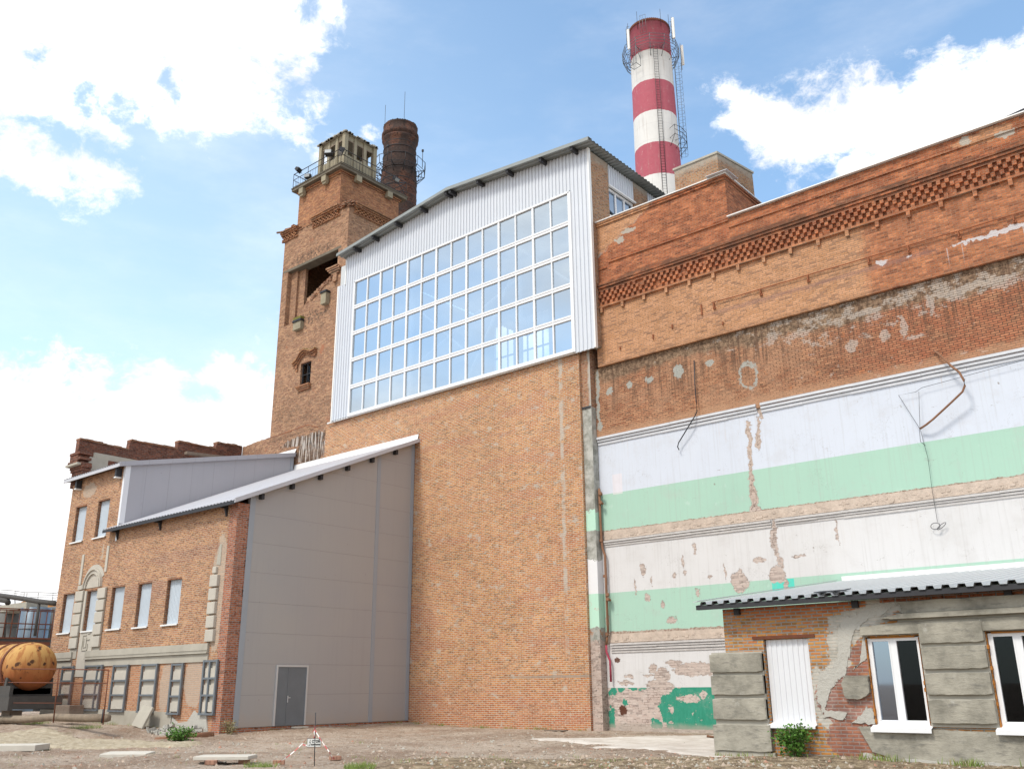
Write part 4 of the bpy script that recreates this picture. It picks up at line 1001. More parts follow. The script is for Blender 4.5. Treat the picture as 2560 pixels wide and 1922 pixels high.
q = flo((740, 480), 29.9); floodlight(q.x+.02, 29.85, q.z, -.5, 1.2, .9, 'dark floodlight tipped flat on the front corner of the tower railing')
q = flo((365, 640), 29.9); floodlight(q.x, 29.9, q.z, 1.9, -.9, .75, 'dark floodlight raised on the far left corner of the tower railing')
q = flo((438, 690), 29.9); floodlight(q.x, 30.0, q.z, .4, .1, .75, 'dark rounded floodlight standing inside the railing left of the lookout')
q = flo((372, 765), 29.9); floodlight(q.x, 30.0, q.z, .0, .0, .5, 'small dark floodlight low in the left corner of the tower railing')
q = on(*r3(1205,720), 0, SR+.3); floodlight(SR+.35, q.y, q.z, 1.6, .8, .75, 'dark floodlight at the right end of the tower railing before the dark chimney')
rod('iron_rod', [tuple(on(*p, 1, 29.9)) for p in ((666,1097),(700,1087),(735,1074),(768,1062),(795,1068))], .022, 'rust_rod', 'thin rusty rod fixed low across the foot of the brick tower', 'rod')
# ------------------------------------------------------------------ dark brick chimney
def stackpos(v, px, py): p = on(px, py, 1, v); return p
ax = on(*r3(1240,560),1,45.)
dc = thing('brick_chimney', 'round dark sooty brick chimney with iron bands behind the tower', 'chimney', (ax.x, 45, 0))
C_ = (ax.x, 45.)
prof = [(1.62, 30), (1.50, 36), (1.47, 41.9), (1.48, 41.95), (1.44, 42.05), (1.42, 42.5), (1.38, 43.2), (1.33, 44.6), (1.35, 45.2), (1.42, 45.35), (1.50, 45.5), (1.50, 45.62), (1.44, 45.66), (1.44, 45.76), (1.54, 45.82), (1.54, 46.1), (1.46, 46.2), (1.40, 46.75), (1.44, 46.8), (1.40, 46.9), (1.2, 46.88), (1.15, 44)]
so_ = M().lathe((0, 0), prof, 56); o = so_.build('shaft', 'brick_stack', dc, loc=(0, 0, 0))
def bands(par, C, zs, rf_, m_, h=.06):
    for z in zs:
        r = rf_(z)+.035; M().lathe((0, 0), [(r-.05, z), (r, z+.01), (r, z+h), (r-.05, z+h+.01)], 40).build('iron_band', m_, par, loc=(0, 0, 0))
bands(dc, C_, (38.5, 39.3, 40.1, 40.9, 41.5, 42.4, 43.8, 44.5, 45.0), lambda z: 1.47 if z < 42 else 1.42-.03*(z-42.), 'steel_dark', .05)
m = M()
for k in range(110):
    a = 2*pi*k/40; z = random.uniform(37.8, 40.8) if k >= 40 else 46.92
    if k < 40: m.box(1.3*cos(a)-.1, 1.3*cos(a)+.1, 1.3*sin(a)-.1, 1.3*sin(a)+.1, 46.86, 46.86+random.uniform(.03, .12))
m.build('crumbled_rim', 'brick_stack', dc, loc=(0, 0, 0))
def gallery(name, par, r0, r1, z, hr, n, m_, rr=.03, brace=.7, rails=(.5, 1.), deck=True):
    q = M()
    for k in range(n):
        a = 2*pi*k/n; b = 2*pi*(k+1)/n
        for rad, zz in [(r0+.02, z), (r1, z)]+[(r1+.05, z+hr*t) for t in rails]:
            q.tube([(rad*cos(a), rad*sin(a), zz), (rad*cos(b), rad*sin(b), zz)], rr, 4)
        q.tube([(r0*cos(a), r0*sin(a), z), (r1*cos(a), r1*sin(a), z)], rr*1.1, 4).tube([(r1*cos(a), r1*sin(a), z), ((r1+.05)*cos(a), (r1+.05)*sin(a), z+hr)], rr*.8, 4)
        q.tube([(r1*cos(a), r1*sin(a), z), (r0*cos(a), r0*sin(a), z-brace)], rr, 4)
        if deck:
            for t in (.33, .66): rad = r0+(r1-r0)*t; q.tube([(rad*cos(a), rad*sin(a), z), (rad*cos(b), rad*sin(b), z)], rr*.7, 4)
    return q.build(name, m_, par, loc=(0, 0, 0))
gallery('walkway', dc, 1.45, 2.15, 42.6, .75, 12, 'steel_dark', .032, .55, (1.,))
for a, h in ((0.3, 1.5), (-1.2, 1.2), (2.6, 1.1), (3.9, 1.3), (-2.2, 1.5)):
    M().tube([(2.17*cos(a), 2.17*sin(a), 42.6), (2.17*cos(a), 2.17*sin(a), 42.6+h)], .035, 4).cyl((2.17*cos(a), 2.17*sin(a), 42.6+h), (2.17*cos(a), 2.17*sin(a), 42.78+h), .09, n=8).build('obstruction_light', 'steel_dark', dc, loc=(0, 0, 0))
for a in (3.55, -.55): M().tube([(1.45*cos(a), 1.45*sin(a), 45.8), (1.47*cos(a), 1.47*sin(a), 49.5)], .022, 4).build('lightning_rod', 'steel_dark', dc, loc=(0, 0, 0))
dc.location.z = -.72
# ------------------------------------------------------------------ red and white chimney
ax = on(*r5(805,800),1,75.)
hd = Vector((ax.x, 75., 0)).normalized(); fy = 75.-2.1*hd.y
zz = [on(*r5(770+(y-165)/1435*80, y),1,fy).z for y in (165, 430, 690, 958, 1235, 1512)]
STR = [(zz[1], zz[0]+5), (zz[3], zz[2]), (zz[5], zz[4])]
ZT0 = zz[0]
stackpaint()
rw = thing('striped_chimney', 'tall round chimney painted in broad red and white bands with a walkway near the top', 'chimney', (ax.x, 75, 0))
ZT = zz[0]
M().lathe((0, 0), [(2.6, 30), (2.42, 50), (2.27, ZT-8), (2.2, ZT-.25), (2.27, ZT-.2), (2.27, ZT), (2.0, ZT), (2.0, ZT-4)], 64).build('shaft', 'stack_paint', rw, loc=(0, 0, 0))
m = M()
for k in range(64):
    a = 2*pi*k/64; m.box(2.2*cos(a)-.05, 2.2*cos(a)+.05, 2.2*sin(a)-.05, 2.2*sin(a)+.05, ZT, ZT+.1)
m.lathe((0, 0), [(2.3, ZT-.22), (2.33, ZT-.1), (2.3, ZT+.02)], 48)
m.build('rim', 'rust', rw, loc=(0, 0, 0))
ZP = zz[1]+.25
gallery('walkway', rw, 2.25, 3.05, ZP, 1.15, 12, 'steel_frame', .035, 1.1, (.33, .66, 1.))
def ladder(name, a, r, z0, z1, cage, m_='steel_frame'):
    q = M(); ca, sa = cos(a), sin(a); tx, ty = -sa, ca; w_ = .22
    for s in (-1, 1): q.tube([(r*ca+tx*w_*s, r*sa+ty*w_*s, z0), (r*ca+tx*w_*s, r*sa+ty*w_*s, z1)], .028, 4)
    z = z0
    while z < z1: q.tube([(r*ca-tx*w_, r*sa-ty*w_, z), (r*ca+tx*w_, r*sa+ty*w_, z)], .016, 3); z += .32
    if cage:
        z = z0+.3
        while z < z1:
            q.tube([((r+.35*(1-cos(t)))*ca+tx*.36*sin(t), (r+.35*(1-cos(t)))*sa+ty*.36*sin(t), z) for t in [2*pi*k/10 for k in range(11)]], .018, 3); z += .75
        for t in (1.8, pi, 4.5): q.tube([((r+.35*(1-cos(t)))*ca+tx*.36*sin(t), (r+.35*(1-cos(t)))*sa+ty*.36*sin(t), zq) for zq in (z0+.3, z1)], .016, 3)
    return q.build(name, m_, rw, loc=(0, 0, 0))
va = math.atan2(-75., -ax.x)    # direction from the stack towards the viewer
ladder('ladder', va+.22, 2.42, 45, ZP, False, 'steel_dark'); ladder('caged_ladder', va+1.45, 2.5, 54, ZP-1, True)
# small landing and upper cages
m = M(); A0 = va+1.0; ZL = zz[4]+.55
for a, b in ((A0-.35, A0), (A0, A0+.35), (A0+.35, A0+.7)):
    for rad, z in ((2.35, ZL), (3.2, ZL), (3.22, ZL+.55), (3.22, ZL+1.1)): m.tube([(rad*cos(a), rad*sin(a), z), (rad*cos(b), rad*sin(b), z)], .032, 4)
for a in (A0-.35, A0, A0+.35, A0+.7):
    m.tube([(2.3*cos(a), 2.3*sin(a), ZL), (3.2*cos(a), 3.2*sin(a), ZL), (3.22*cos(a), 3.22*sin(a), ZL+1.1)], .035, 4).tube([(3.2*cos(a), 3.2*sin(a), ZL), (2.35*cos(a), 2.35*sin(a), ZL-1.)], .03, 4)
m.tube([(2.4*cos(A0-.35), 2.4*sin(A0-.35), ZL+1.1), (3.22*cos(A0-.35), 3.22*sin(A0-.35), ZL+1.1)], .03, 4)
m.build('landing', 'steel_dark', rw, loc=(0, 0, 0))
for a in (va-1.3, va-.25, va+1.35, va+2.6):
    q = M()
    for t in (-.22, 0, .22):
        q.tube([(2.55*cos(a+t*.6), 2.55*sin(a+t*.6), ZT-1.9), (2.55*cos(a+t*.6), 2.55*sin(a+t*.6), ZT+.35)], .022, 4)
    for z in (ZT-1.9, ZT-1.1, ZT-.3, ZT+.35): q.tube([(2.3*cos(a-.12), 2.3*sin(a-.12), z), (2.56*cos(a-.12), 2.56*sin(a-.12), z), (2.56*cos(a+.12), 2.56*sin(a+.12), z), (2.3*cos(a+.12), 2.3*sin(a+.12), z)], .02, 4)
    q.build('rim_cage', 'steel_frame', rw, loc=(0, 0, 0))
for a in (va-1.45, va-.55, va+.6, va+1.2): M().tube([(2.33*cos(a), 2.33*sin(a), ZT-1), (2.33*cos(a), 2.33*sin(a), ZT+1.3)], .025, 4).build('lightning_rod', 'steel_dark', rw, loc=(0, 0, 0))
q = M(); a = va-.62; r = 2.95
c = [((r+i)*cos(a)-sin(a)*j, (r+i)*sin(a)+cos(a)*j) for i, j in ((-.4, -.45), (.35, -.45), (.35, .45), (-.4, .45))]
for z in (ZP-2.3,):
    for k in range(4): q.tube([(*c[k], z), (*c[(k+1) % 4], z)], .04, 4)
for k in range(4): q.tube([(*c[k], ZP-2.3), (*c[k], ZP)], .025, 4)
q.build('hanging_cradle', 'steel_frame', rw, loc=(0, 0, 0))
rx, ry = ax.x, 75.
def antenna(a, r, z0, h, label):
    x, y = rx+r*cos(a), ry+r*sin(a)
    t = thing('antenna_panel', label, 'antenna', (x, y, z0), 'antennas on the striped chimney')
    M().box(x-.14, x+.14, y-.09, y+.09, z0, z0+h).build('radome', 'antenna_white', t, bevel=.04)
    M().tube([(rx+(r-.18)*cos(a), ry+(r-.18)*sin(a), z0-.6), (rx+(r-.18)*cos(a), ry+(r-.18)*sin(a), z0+h+.2)], .04, 5).build('mast', 'steel_frame', t)
antenna(va-.78, 3.2, ZP+.0, 2.6, 'long white antenna panel at the left front of the striped chimney walkway')
antenna(va+.95, 3.2, ZP+1.0, 2.7, 'long white antenna panel at the right front of the striped chimney above the walkway')
antenna(va+1.75, 3.5, ZP-.7, 2.6, 'antenna panel hung outside the right edge of the striped chimney walkway')
# ------------------------------------------------------------------ left building
VL = 20.5; UL, UR, UU, UG = -46.2, -31.45, -40.95, -31.45
lb = thing('brick_building', 'old two storey brick building with boarded windows and a grey panelled side wall', 'building', (-38, 21, 0))
def Z(z): return 1.6+(z-1.6)*.9809
def U(u): return u*.9809
W = [(-45.55, -44.4, 4.18, 6.0), (-43.15, -42.05, 4.18, 6.0), (-40.85, -39.7, 4.16, 6.0), (-38.55, -37.42, 4.14, 5.98), (-36.2, -35.07, 4.14, 5.97)]
W2 = [(-45.5, -44.38, 8.45, 10.2), (-43.25, -42.12, 8.44, 10.22)]
m = M()
def row(z0, z1, ops, u0, u1):
    c = u0
    for a, b, wz0, wz1 in ops:
        m.box(c, a, VL, VL+.5, z0, z1)
        if wz0 > z0: m.box(a, b, VL, VL+.5, z0, wz0)
        if wz1 < z1: m.box(a, b, VL, VL+.5, wz1, z1)
        c = b
    m.box(c, u1, VL, VL+.5, z0, z1)
row(3.3, 6.3, W, UL, -32.0); row(6.3, 8.3, [], UL, -32.0); row(8.3, 8.75, [], UU, -32.0)
row(8.3, 11.7, W2, UL, UU-.13)
m.box(UL, -32.0, VL, VL+.5, -.3, 3.3)
m.build('facade_wall', 'brick_left', lb)
M().box(-32.0, UR, VL-.012, 21.02, -.3, 8.62).build('corner_pier', 'brick_return', lb)
m = M()
for k in range(60):
    z = random.uniform(.1, 8.5); y = 20.98
    m.box(UR-.1, UR+.006, y, y+random.uniform(.03, .1), z, z+.07)
m.build('toothing', 'brick_return', lb)
M().box(UL, UL+.5, VL+.5, 30.04, -.3, 11.8).build('end_wall', 'brick_left', lb)
for a, b, z0, z1 in W+W2:
    p = M(); n = round((b-a-.02)/.11)
    p.corr((a+.01, VL+.16, z0+.03), (b-a-.02, 0, 0), n, (0, 0, z1-z0-.03), (0, -.016, 0))
    bd = p.build('window_board', 'board_grey', lb)
    M().box(a-.08, b+.06, VL-.07, VL+.16, z0-.01, z0+.012).box(a-.08, b+.06, VL-.075, VL-.068, z0-.05, z0+.012).build('sill', 'gutter_white', bd)
    q = M()
    for side, x in ((0, a), (1, b)):
        z = z0+.05
        while z < z1-.05:
            if random.random() < .6: q.box(x-.01 if side else x, x if side else x+random.uniform(.01, .05), VL+.02, VL+.15, z, z+.07)
            z += .08
    q.box(a-.05, b, VL-.004, VL+.1, z1-.02, z1+.05).box(a-.012, a+.008, VL+.03, VL+.15, z0+.02, z1-.021).box(b-.006, b+.01, VL+.03, VL+.15, z0+.02, z1-.021)
    q.build('ragged_jamb', 'brick_raw', bd)
# cornice between the storeys, plinth, lower frames
def strip(u0, u1, dz=0):
    c = M().box(u0, u1, VL-.05, VL+.01, 2.62, 2.92+dz).box(u0, u1, VL-.13, VL+.01, 2.93, 2.99).box(u0, u1, VL-.08, VL+.01, 3.0, 3.04).box(u0, u1, VL-.10, VL+.01, 3.045, 3.30)
    c.build('storey_cornice', 'plaster_grey', lb)
strip(-42.45, -32.6); strip(UL, -43.75)
m = M().prism([(UL, -.3), (-34.75, -.3), (-34.75, .55)]+ragged((-34.8, .80), (UL, .86), 40, .02)+[(UL, .84)], 1, VL-.06, VL+.01)
m.build('plinth', 'plaster_grey', lb)
m = M().prism([(-34.73, -.3), (-32.02, -.3), (-32.3, .5), (-32.35, .95), (-32.9, .7), (-33.2, .85), (-33.6, .45), (-34.3, .4), (-34.7, .6)], 1, VL-.05, VL+.01)
m.build('rubble_plinth', 'rubble_mortar', lb)
FRM = [(-44.4, -43.35, 2.62, .88), (-42.2, -40.68, 2.62, .87), (-39.66, -38.45, 2.58, .85), (-37.28, -36.12, 2.57, .84), (-34.98, -34.2, 2.54, .79), (-32.72, -31.82, 2.62, .80)]
for k, (a, b, z1, z0) in enumerate(FRM):
    q = M().box(a+.06, b-.06, VL-.02, VL+.01, z0, z1)
    h = (z1-z0)/3
    for j in range(3):
        q.box(a+.1, b-.1, VL-.075, VL-.02, z0+h*j+.02, z0+h*(j+1)-.24)
    q.build('plaster_infill', 'plaster_light', lb)
    q = M().box(a-.04, a+.05, VL-.13, VL-.055, z0-.04, z1+.06).box(b-.05, b+.04, VL-.13, VL-.055, z0-.04, z1+.06).box(a+.05, b-.05, VL-.125, VL-.06, z1-.02, z1+.05).box(a-.05, b+.05, VL-.15, VL-.04, z0-.10, z0-.03)
    for j in (1, 2): q.box(a+.05, b-.05, VL-.125, VL-.06, z0+h*j-.04, z0+h*j+.03)
    if k in (1, 5):
        c = a+.42 if k == 5 else b-.4; q.box(c-.04, c+.04, VL-.128, VL-.06, z0-.03, z1)
    q.build('steel_frame', 'steel_frame', lb)
# arched middle window surround with rusticated pilasters
def ring(m, cu, cz, r0, r1, y0, y1, n=20, a0=0., a1=pi):
    for k in range(n):
        a = a0+(a1-a0)*k/n; b = a0+(a1-a0)*(k+1)/n
        P = [(cu+r*cos(t), cz+r*sin(t)) for r, t in ((r0, a), (r1, a), (r1, b), (r0, b))]
        m.prism(P, 1, y0, y1)
    return m
CU = -42.68
m = M(); ring(m, CU, 6.12, .62, .86, VL-.06, VL+.01); ring(m, CU, 6.12, .80, .86, VL-.12, VL-.06); ring(m, CU, 6.12, .62, .68, VL-.10, VL-.06); ring(m, CU, 6.12, .87, 1.06, VL-.02, VL+.01, a0=.5, a1=pi)
m.build('arch_moulding', 'plaster_light', lb)
m = M(); m.prism([(CU+.62*cos(pi*k/16), 6.12+.62*sin(pi*k/16)) for k in range(17)], 1, VL-.03, VL+.012)
m.build('tympanum', 'plaster_light', lb)
for x in (-43.75, -41.62): M().box(x-.33, x+.33, VL-.03, VL+.01, 3.0, 6.05).build('pilaster', 'plaster_grey', lb)
for x in (-43.75, -41.62):
    for k in range(5):
        if x > -42 and k == 5: continue
        z = 3.45+k*.53; M().box(x-.36, x+.36, VL-.12, VL-.03, z, z+.46).build('rustic_block', 'plaster_light', lb, bevel=.012)
M().box(-44.0, -43.6, VL-.1, VL-.01, 6.10, 6.3).build('rustic_block', 'plaster_light', lb)
for x, z0, z1 in ((-44.0, 6.35, 7.75), (-41.65, 6.75, 7.95)): M().box(x-.1, x+.1, VL-.04, VL+.01, z0, z1).build('thin_pilaster', 'plaster_light', lb)
m = M().box(-43.3, -42.02, VL-.025, VL+.01, 2.2, 4.15).box(-43.35, -43.16, VL-.04, VL+.01, 4.15, 6.0)
m.build('apron', 'plaster_light', lb)
m = M()
for a, b, c, d in ((-42.95, -42.45, 3.32, 3.36), (-42.95, -42.91, 3.36, 3.98), (-42.45, -42.41, 3.36, 3.62), (-42.95, -42.62, 3.98, 4.02), (-42.6, -42.56, 3.46, 3.9), (-42.84, -42.6, 3.46, 3.50), (-42.84, -42.80, 3.5, 3.86), (-42.55, -42.3, 4.05, 4.10), (-42.62, -42.3, 3.78, 3.82)):
    m.box(a, b, VL-.055, VL-.02, c, d)
m.build('relief_ornament', 'plaster_grey', lb)
m = M(); qx = -32.55
for k in range(6):
    z = 3.35+k*.52; a = random.uniform(-.05, .05); 
    if k < 5: m.box(qx-.28+a*.3, qx+.27+a, VL-.13, VL+.01, z, z+.45)
m.box(qx-.2, qx+.05, VL-.1, VL+.01, 5.95, 6.2)
m.build('corner_quoin', 'plaster_light', lb, bevel=.015)
M().prism(ragged((-32.62, 6.25), (-32.50, 7.15), 9, .05)+ragged((-32.36, 7.1), (-32.34, 6.2), 9, .05), 1, VL-.02, VL+.005).build('plaster_remnant', 'plaster_grey', lb)
# grey sandwich panel side wall
def rz_(y): return 8.60+(y-20.3)*.4395
p = [(21.02, .24), (29.98, .24), (29.98, rz_(29.98)-.02), (21.02, rz_(21.02)-.02)]
M().prism(p, 0, UG-.15, UG).build('panel_wall', 'panel_grey', lb)
M().box(UG-.3, UG-.02, 21.0, 29.98, -.3, .235).build('brick_base', 'brick_return', lb)
m = M().box(UG-.01, UG+.02, 27.66, 27.86, .24, rz_(27.66)).build('panel_trim', 'white_metal' if 0 else 'steel_trim', lb)
M().box(UG-.01, UG+.025, 29.80, 29.97, .24, rz_(29.8)).build('panel_trim', 'steel_trim', lb)
M().box(UG-.01, UG+.02, 21.02, 21.27, .24, rz_(21.02)).build('panel_trim', 'steel_trim', lb)
# double door
d0, d1, dz0, dz1 = 22.80, 24.34, .25, 2.50
dr = M().box(UG+.004, UG+.03, d0+.07, d0+.57, dz0, dz1-.07).box(UG+.004, UG+.03, d0+.58, d1-.07, dz0, dz1-.07).build('door', 'steel_frame', lb)
M().box(UG+.002, UG+.06, d0, d0+.07, dz0, dz1).box(UG+.002, UG+.06, d1-.07, d1, dz0, dz1).box(UG+.002, UG+.061, d0+.07, d1-.07, dz1-.07, dz1).build('door_frame', 'zinc', dr)
M().box(UG+.03, UG+.045, d0+.60, d0+.64, 1.10, 1.35).box(UG+.045, UG+.08, d0+.61, d0+.72, 1.26, 1.29).build('handle', 'zinc', dr)
M().box(UG+.0, UG+.25, d0+.9, d1+.0, .14, .2).build('doorstep', 'concrete_pale', lb)
# lean-to roof over the front part
m = M(); ra, rb = 20.12, 30.0
m.corr((-41.75, ra, rz_(ra)+.10), (-31.12+41.75, 0, 0), 46, (0, rb-ra, rz_(rb)-rz_(ra)), (0, 0, .035))
lr = m.build('lean_to_roof', 'roof_coating', lb)
M().hexa((-41.7,ra,rz_(ra)-.04),(-31.15,ra,rz_(ra)-.04),(-31.15,ra,rz_(ra)+.09),(-41.7,ra,rz_(ra)+.09), (0,.03,0)).build('eave_board', 'steel_dark', lr)
M().hexa((-41.7,ra+.03,rz_(ra)-.03),(-31.15,ra+.03,rz_(ra)-.03),(-31.15,VL,rz_(VL)-.03),(-41.7,VL,rz_(VL)-.03), (0,0,.02)).build('soffit', 'steel_dark', lr)
M().hexa((-31.16,ra-.01,rz_(ra)+.0),(-31.16,rb,rz_(rb)+.0),(-31.16,rb,rz_(rb)+.18),(-31.16,ra-.01,rz_(ra)+.18), (.05,0,0)).hexa((-31.45,ra,rz_(ra)-.01),(-31.16,ra,rz_(ra)-.01),(-31.16,rb,rz_(rb)-.01),(-31.45,rb,rz_(rb)-.01), (0,0,.015)).build('verge_trim', 'roof_coating', lr)
M().hexa((-40.9,29.9,rz_(29.9)+.1),(-31.2,29.9,rz_(29.9)+.1),(-31.2,29.97,rz_(29.9)+.44),(-40.9,29.97,rz_(29.9)+.44), (0,.01,0)).build('wall_flashing', 'gutter_white', lr)
for y in (21.46, 22.91, 24.35, 25.82, 27.22, 28.65): M().box(UG, UG+.2, y-.06, y+.08, rz_(y)-.24, rz_(y)-.02).build('purlin_end', 'steel_dark', lr)
for u in (-40.9, -37.2, -32.2): M().box(u-.05, u+.05, 20.2, 20.5, rz_(20.3)-.14, rz_(20.3)-.02).prism([(20.35, rz_(20.3)-.12), (20.5, rz_(20.3)-.12), (20.5, rz_(20.3)-.45), (20.46, rz_(20.3)-.45)], 0, u-.04, u+.04).build('rafter_bracket', 'steel_dark', lr)
# upper roof and violet-grey side wall of the higher block
def ru_(y): return 11.55+(y-20.1)*.2265
p = [(VL-.0, rz_(VL)+.12), (29.88, rz_(29.88)+.12), (29.88, ru_(29.88)), (VL-.0, ru_(VL))]
M().prism(p, 0, UU-.12, UU).build('upper_panel_wall', 'panel_violet', lb)
M().box(UU-.02, UU+.02, VL-.03, VL+.22, 8.9, ru_(VL)).box(UU-.14, UU-.02, VL-.03, VL-.012, 8.1, ru_(VL)).build('upper_trim', 'white_metal', lb)
M().box(UU-.01, UU+.03, 29.72, 29.9, rz_(29.75)+.12, ru_(29.8)).build('upper_trim', 'steel_trim', lb)
m = M().corr((-46.5, 20.1, ru_(20.1)+.10), (5.72, 0, 0), 25, (0, 9.85, 9.85*.2265), (0, 0, .035))
ur = m.build('upper_roof', 'roof_coating', lb)
M().hexa((-46.45,20.1,ru_(20.1)-.06),(-40.8,20.1,ru_(20.1)-.06),(-40.8,20.1,ru_(20.1)+.09),(-46.45,20.1,ru_(20.1)+.09), (0,.04,0)).build('gutter', 'roof_coating', ur)
M().hexa((-46.45,20.13,ru_(20.1)-.05),(-40.8,20.13,ru_(20.1)-.05),(-40.8,VL,ru_(VL)-.03),(-46.45,VL,ru_(VL)-.03), (0,0,.02)).build('soffit', 'steel_dark', ur)
M().hexa((-40.82,20.09,ru_(20.1)-.06),(-40.82,29.9,ru_(29.9)-.06),(-40.82,29.9,ru_(29.9)+.16),(-40.82,20.09,ru_(20.1)+.16), (.04,0,0)).hexa((UU,20.1,ru_(20.1)-.06),(-40.82,20.1,ru_(20.1)-.06),(-40.82,29.9,ru_(29.9)-.06),(UU,29.9,ru_(29.9)-.06),(0,0,.01)).build('verge_trim', 'panel_violet', ur)
M().hexa((-43.,29.86,ru_(29.86)+.12),(-40.85,29.86,ru_(29.86)+.12),(-40.85,29.97,ru_(29.86)+.42),(-43.,29.97,ru_(29.86)+.42), (0,.01,0)).build('wall_flashing', 'gutter_white', ur)
for u in (-45.3, -41.35): M().box(u-.08, u+.08, 20.22, 20.49, ru_(20.3)-.5, ru_(20.3)-.07).build('rafter_bracket', 'steel_dark', ur).parent
for u in (-45.3, -41.35): M().box(u-.09, u+.09, 20.2, 20.5, ru_(20.3)-.56, ru_(20.3)-.50).build('bracket_shoe', 'gutter_white', ur)
# stepped parapet
st_ = [(20.5, 13.8), (23.15, 13.72), (23.2, 14.25), (25.9, 14.3), (25.95, 14.72), (28.3, 14.75), (28.35, 15.12), (30.0, 15.2)]
pts = []
for (a, za), (b, zb) in zip(st_, st_[1:]):
    n = 12 if b-a > .2 else 2
    for k in range(n): pts.append((a+(b-a)*k/n+random.uniform(-.02, .02), za+(zb-za)*k/n+random.uniform(-.03, .03)))
m = M().prism([(20.5, 11.3), (30.04, 11.3), (30.04, 15.2)][0:2]+[(30.04, 15.2)]+pts[::-1], 0, UL-.35, UL+.0)
m.build('stepped_parapet', 'brick_dark', lb)
for (a, za), (b, zb) in zip(st_[::2], st_[1::2]):
    y = a; m = M()
    while y < b-.05:
        L = min(random.uniform(.2, .5), b-y); m.box(UL-.42, UL+.07+random.uniform(-.03, .03), y, y+L-.01, za+(zb-za)*(y-a)/(b-a), za+(zb-za)*(y-a)/(b-a)+random.uniform(.06, .11)); y += L
    m.build('parapet_coping', 'brick_raw', lb)
M().box(UL, UL+.12, 21.3, 30.0, 12.95, 13.25).box(UL, UL+.25, 20.6, 22.0, 12.1, 12.95).build('parapet_band', 'plaster_grey', lb)
M().box(UL, UL+.22, 20.45, 30.0, 11.4, 12.93).build('parapet_wall', 'brick_dark', lb)
M().hexa((UL+.3,26.2,14.0),(UL+.3,29.8,14.2),(UL+.3,29.8,14.4),(UL+.3,26.2,14.15), (.25,0,0)).build('fallen_beam', 'timber', lb)
m = M()
for k in range(9):
    z = 11.75+k*.14; o = .05+.05*k if k < 6 else .3
    m.box(UL-.05-(o if k < 6 else .1), UL+random.uniform(.4, 1.2), VL-o+random.uniform(-.03, .03), VL+.3, z, z+.125)
m.build('corner_corbel', 'brick_dark', lb)
M().box(UL-.3, UL+1.0, VL-.4, VL+.1, 12.3, 12.4).build('corbel_plate', 'plaster_grey', lb)
M().box(-44.6, -44.5, 20.5, 30, 0, 0.01).build('floor_strip', 'dark_room', lb)
# ------------------------------------------------------------------ low building on the right
VS = 21.5
sb = thing('low_brick_building', 'low brick building with broken grey plaster, white windows and a corrugated roof at the right', 'building', (-6, 22, 0))
BL = -11.27
OPS = [(-10.25, -9.13, .71, 2.63), (-7.78, -6.62, .72, 2.59), (-5.27, -4.1, .72, 2.6), (-2.7, -1.5, .72, 2.6)]
m = M(); c = BL
for a, b, z0, z1 in OPS:
    m.box(c, a, VS, VS+.45, -.3, 3.40).box(a, b, VS, VS+.45, -.3, z0).box(a, b, VS, VS+.45, z1, 3.40); c = b
m.box(c, 3, VS, VS+.45, -.3, 3.4).box(BL, BL+.45, VS+.45, 30.4, -.3, 3.4)
m.build('brick_wall', 'brick_small', sb)
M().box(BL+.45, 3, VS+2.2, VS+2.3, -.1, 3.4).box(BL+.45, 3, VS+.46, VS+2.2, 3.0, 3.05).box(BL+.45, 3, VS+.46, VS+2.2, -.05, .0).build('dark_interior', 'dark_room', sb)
# row of big red bricks under the eave on the right
m = M(); u = -7.35
while u < 3:
    L = random.uniform(.33, .37); m.box(u, u+L-.03, VS-.02, VS+.01, 3.31, 3.42); u += L
m.build('soldier_course', 'brick_return', sb)
def ruinplate(name, poly, y0, y1, m_, amp=.02, n=10):
    pts = []
    for (p, q, rag) in zip(poly, poly[1:]+poly[:1], [r for *_, r in poly]):
        pts += ragged(p[:2], q[:2], n, amp) if rag else [p[:2]]
    return M().prism(pts, 1, y0, y1).build(name, m_, sb)
# rusticated blocks left of the shutter and between the windows
def block(u0, u1, z0, z1, o=.13, nm='rustic_block'):
    pts = ragged((u0+.01, z0), (u1-.01, z0), 9, .008)+[(u1, z0+.02), (u1, z1-.015)]+ragged((u1-.01, z1), (u0+.02, z1), 9, .006)+[(u0, z1-.02), (u0, z0+.02)]
    M().prism(pts, 1, VS-o, VS+.01).build(nm, 'rustic_plaster', sb, bevel=.012)
UB0, UB1 = -11.66, -10.28
M().box(UB0+.03, UB1, VS-.08, VS+.3, -.2, 2.36).build('corner_pilaster', 'plaster_grey', sb)
for z0, z1 in ((1.89, 2.33), (1.37, 1.83), (.80, 1.29)): block(UB0, UB1, z0, z1, .15)
block(UB0-.03, -10.2, .10, .70, .16, 'plinth_block')
M().box(UB0-.05, -10.15, VS-.12, VS+.2, -.2, .09).build('footing', 'concrete', sb)
M().box(-6.60, -5.28, VS-.05, VS+.005, .72, 2.6).build('pier_pilaster', 'plaster_grey', sb)
for z0, z1 in ((2.34+.06, 2.84), (1.88, 2.34), (1.36, 1.80), (.79, 1.27)): block(-6.58, -5.29, z0, z1, .12)
M().box(-4.08, -2.72, VS-.05, VS+.005, .72, 2.6).build('pier_pilaster', 'plaster_grey', sb)
for z0, z1 in ((2.40, 2.84), (1.88, 2.34), (1.36, 1.80), (.79, 1.27)): block(-4.06, -2.74, z0, z1, .12)
ruinplate('block_remnant', [(-8.35, 1.3, 1), (-7.98, 1.28, 1), (-7.80, 1.42, 1), (-7.80, 1.74, 1), (-8.3, 1.78, 0), (-8.42, 1.6, 1)], VS-.11, VS+.01, 'rustic_plaster', .02, 4)
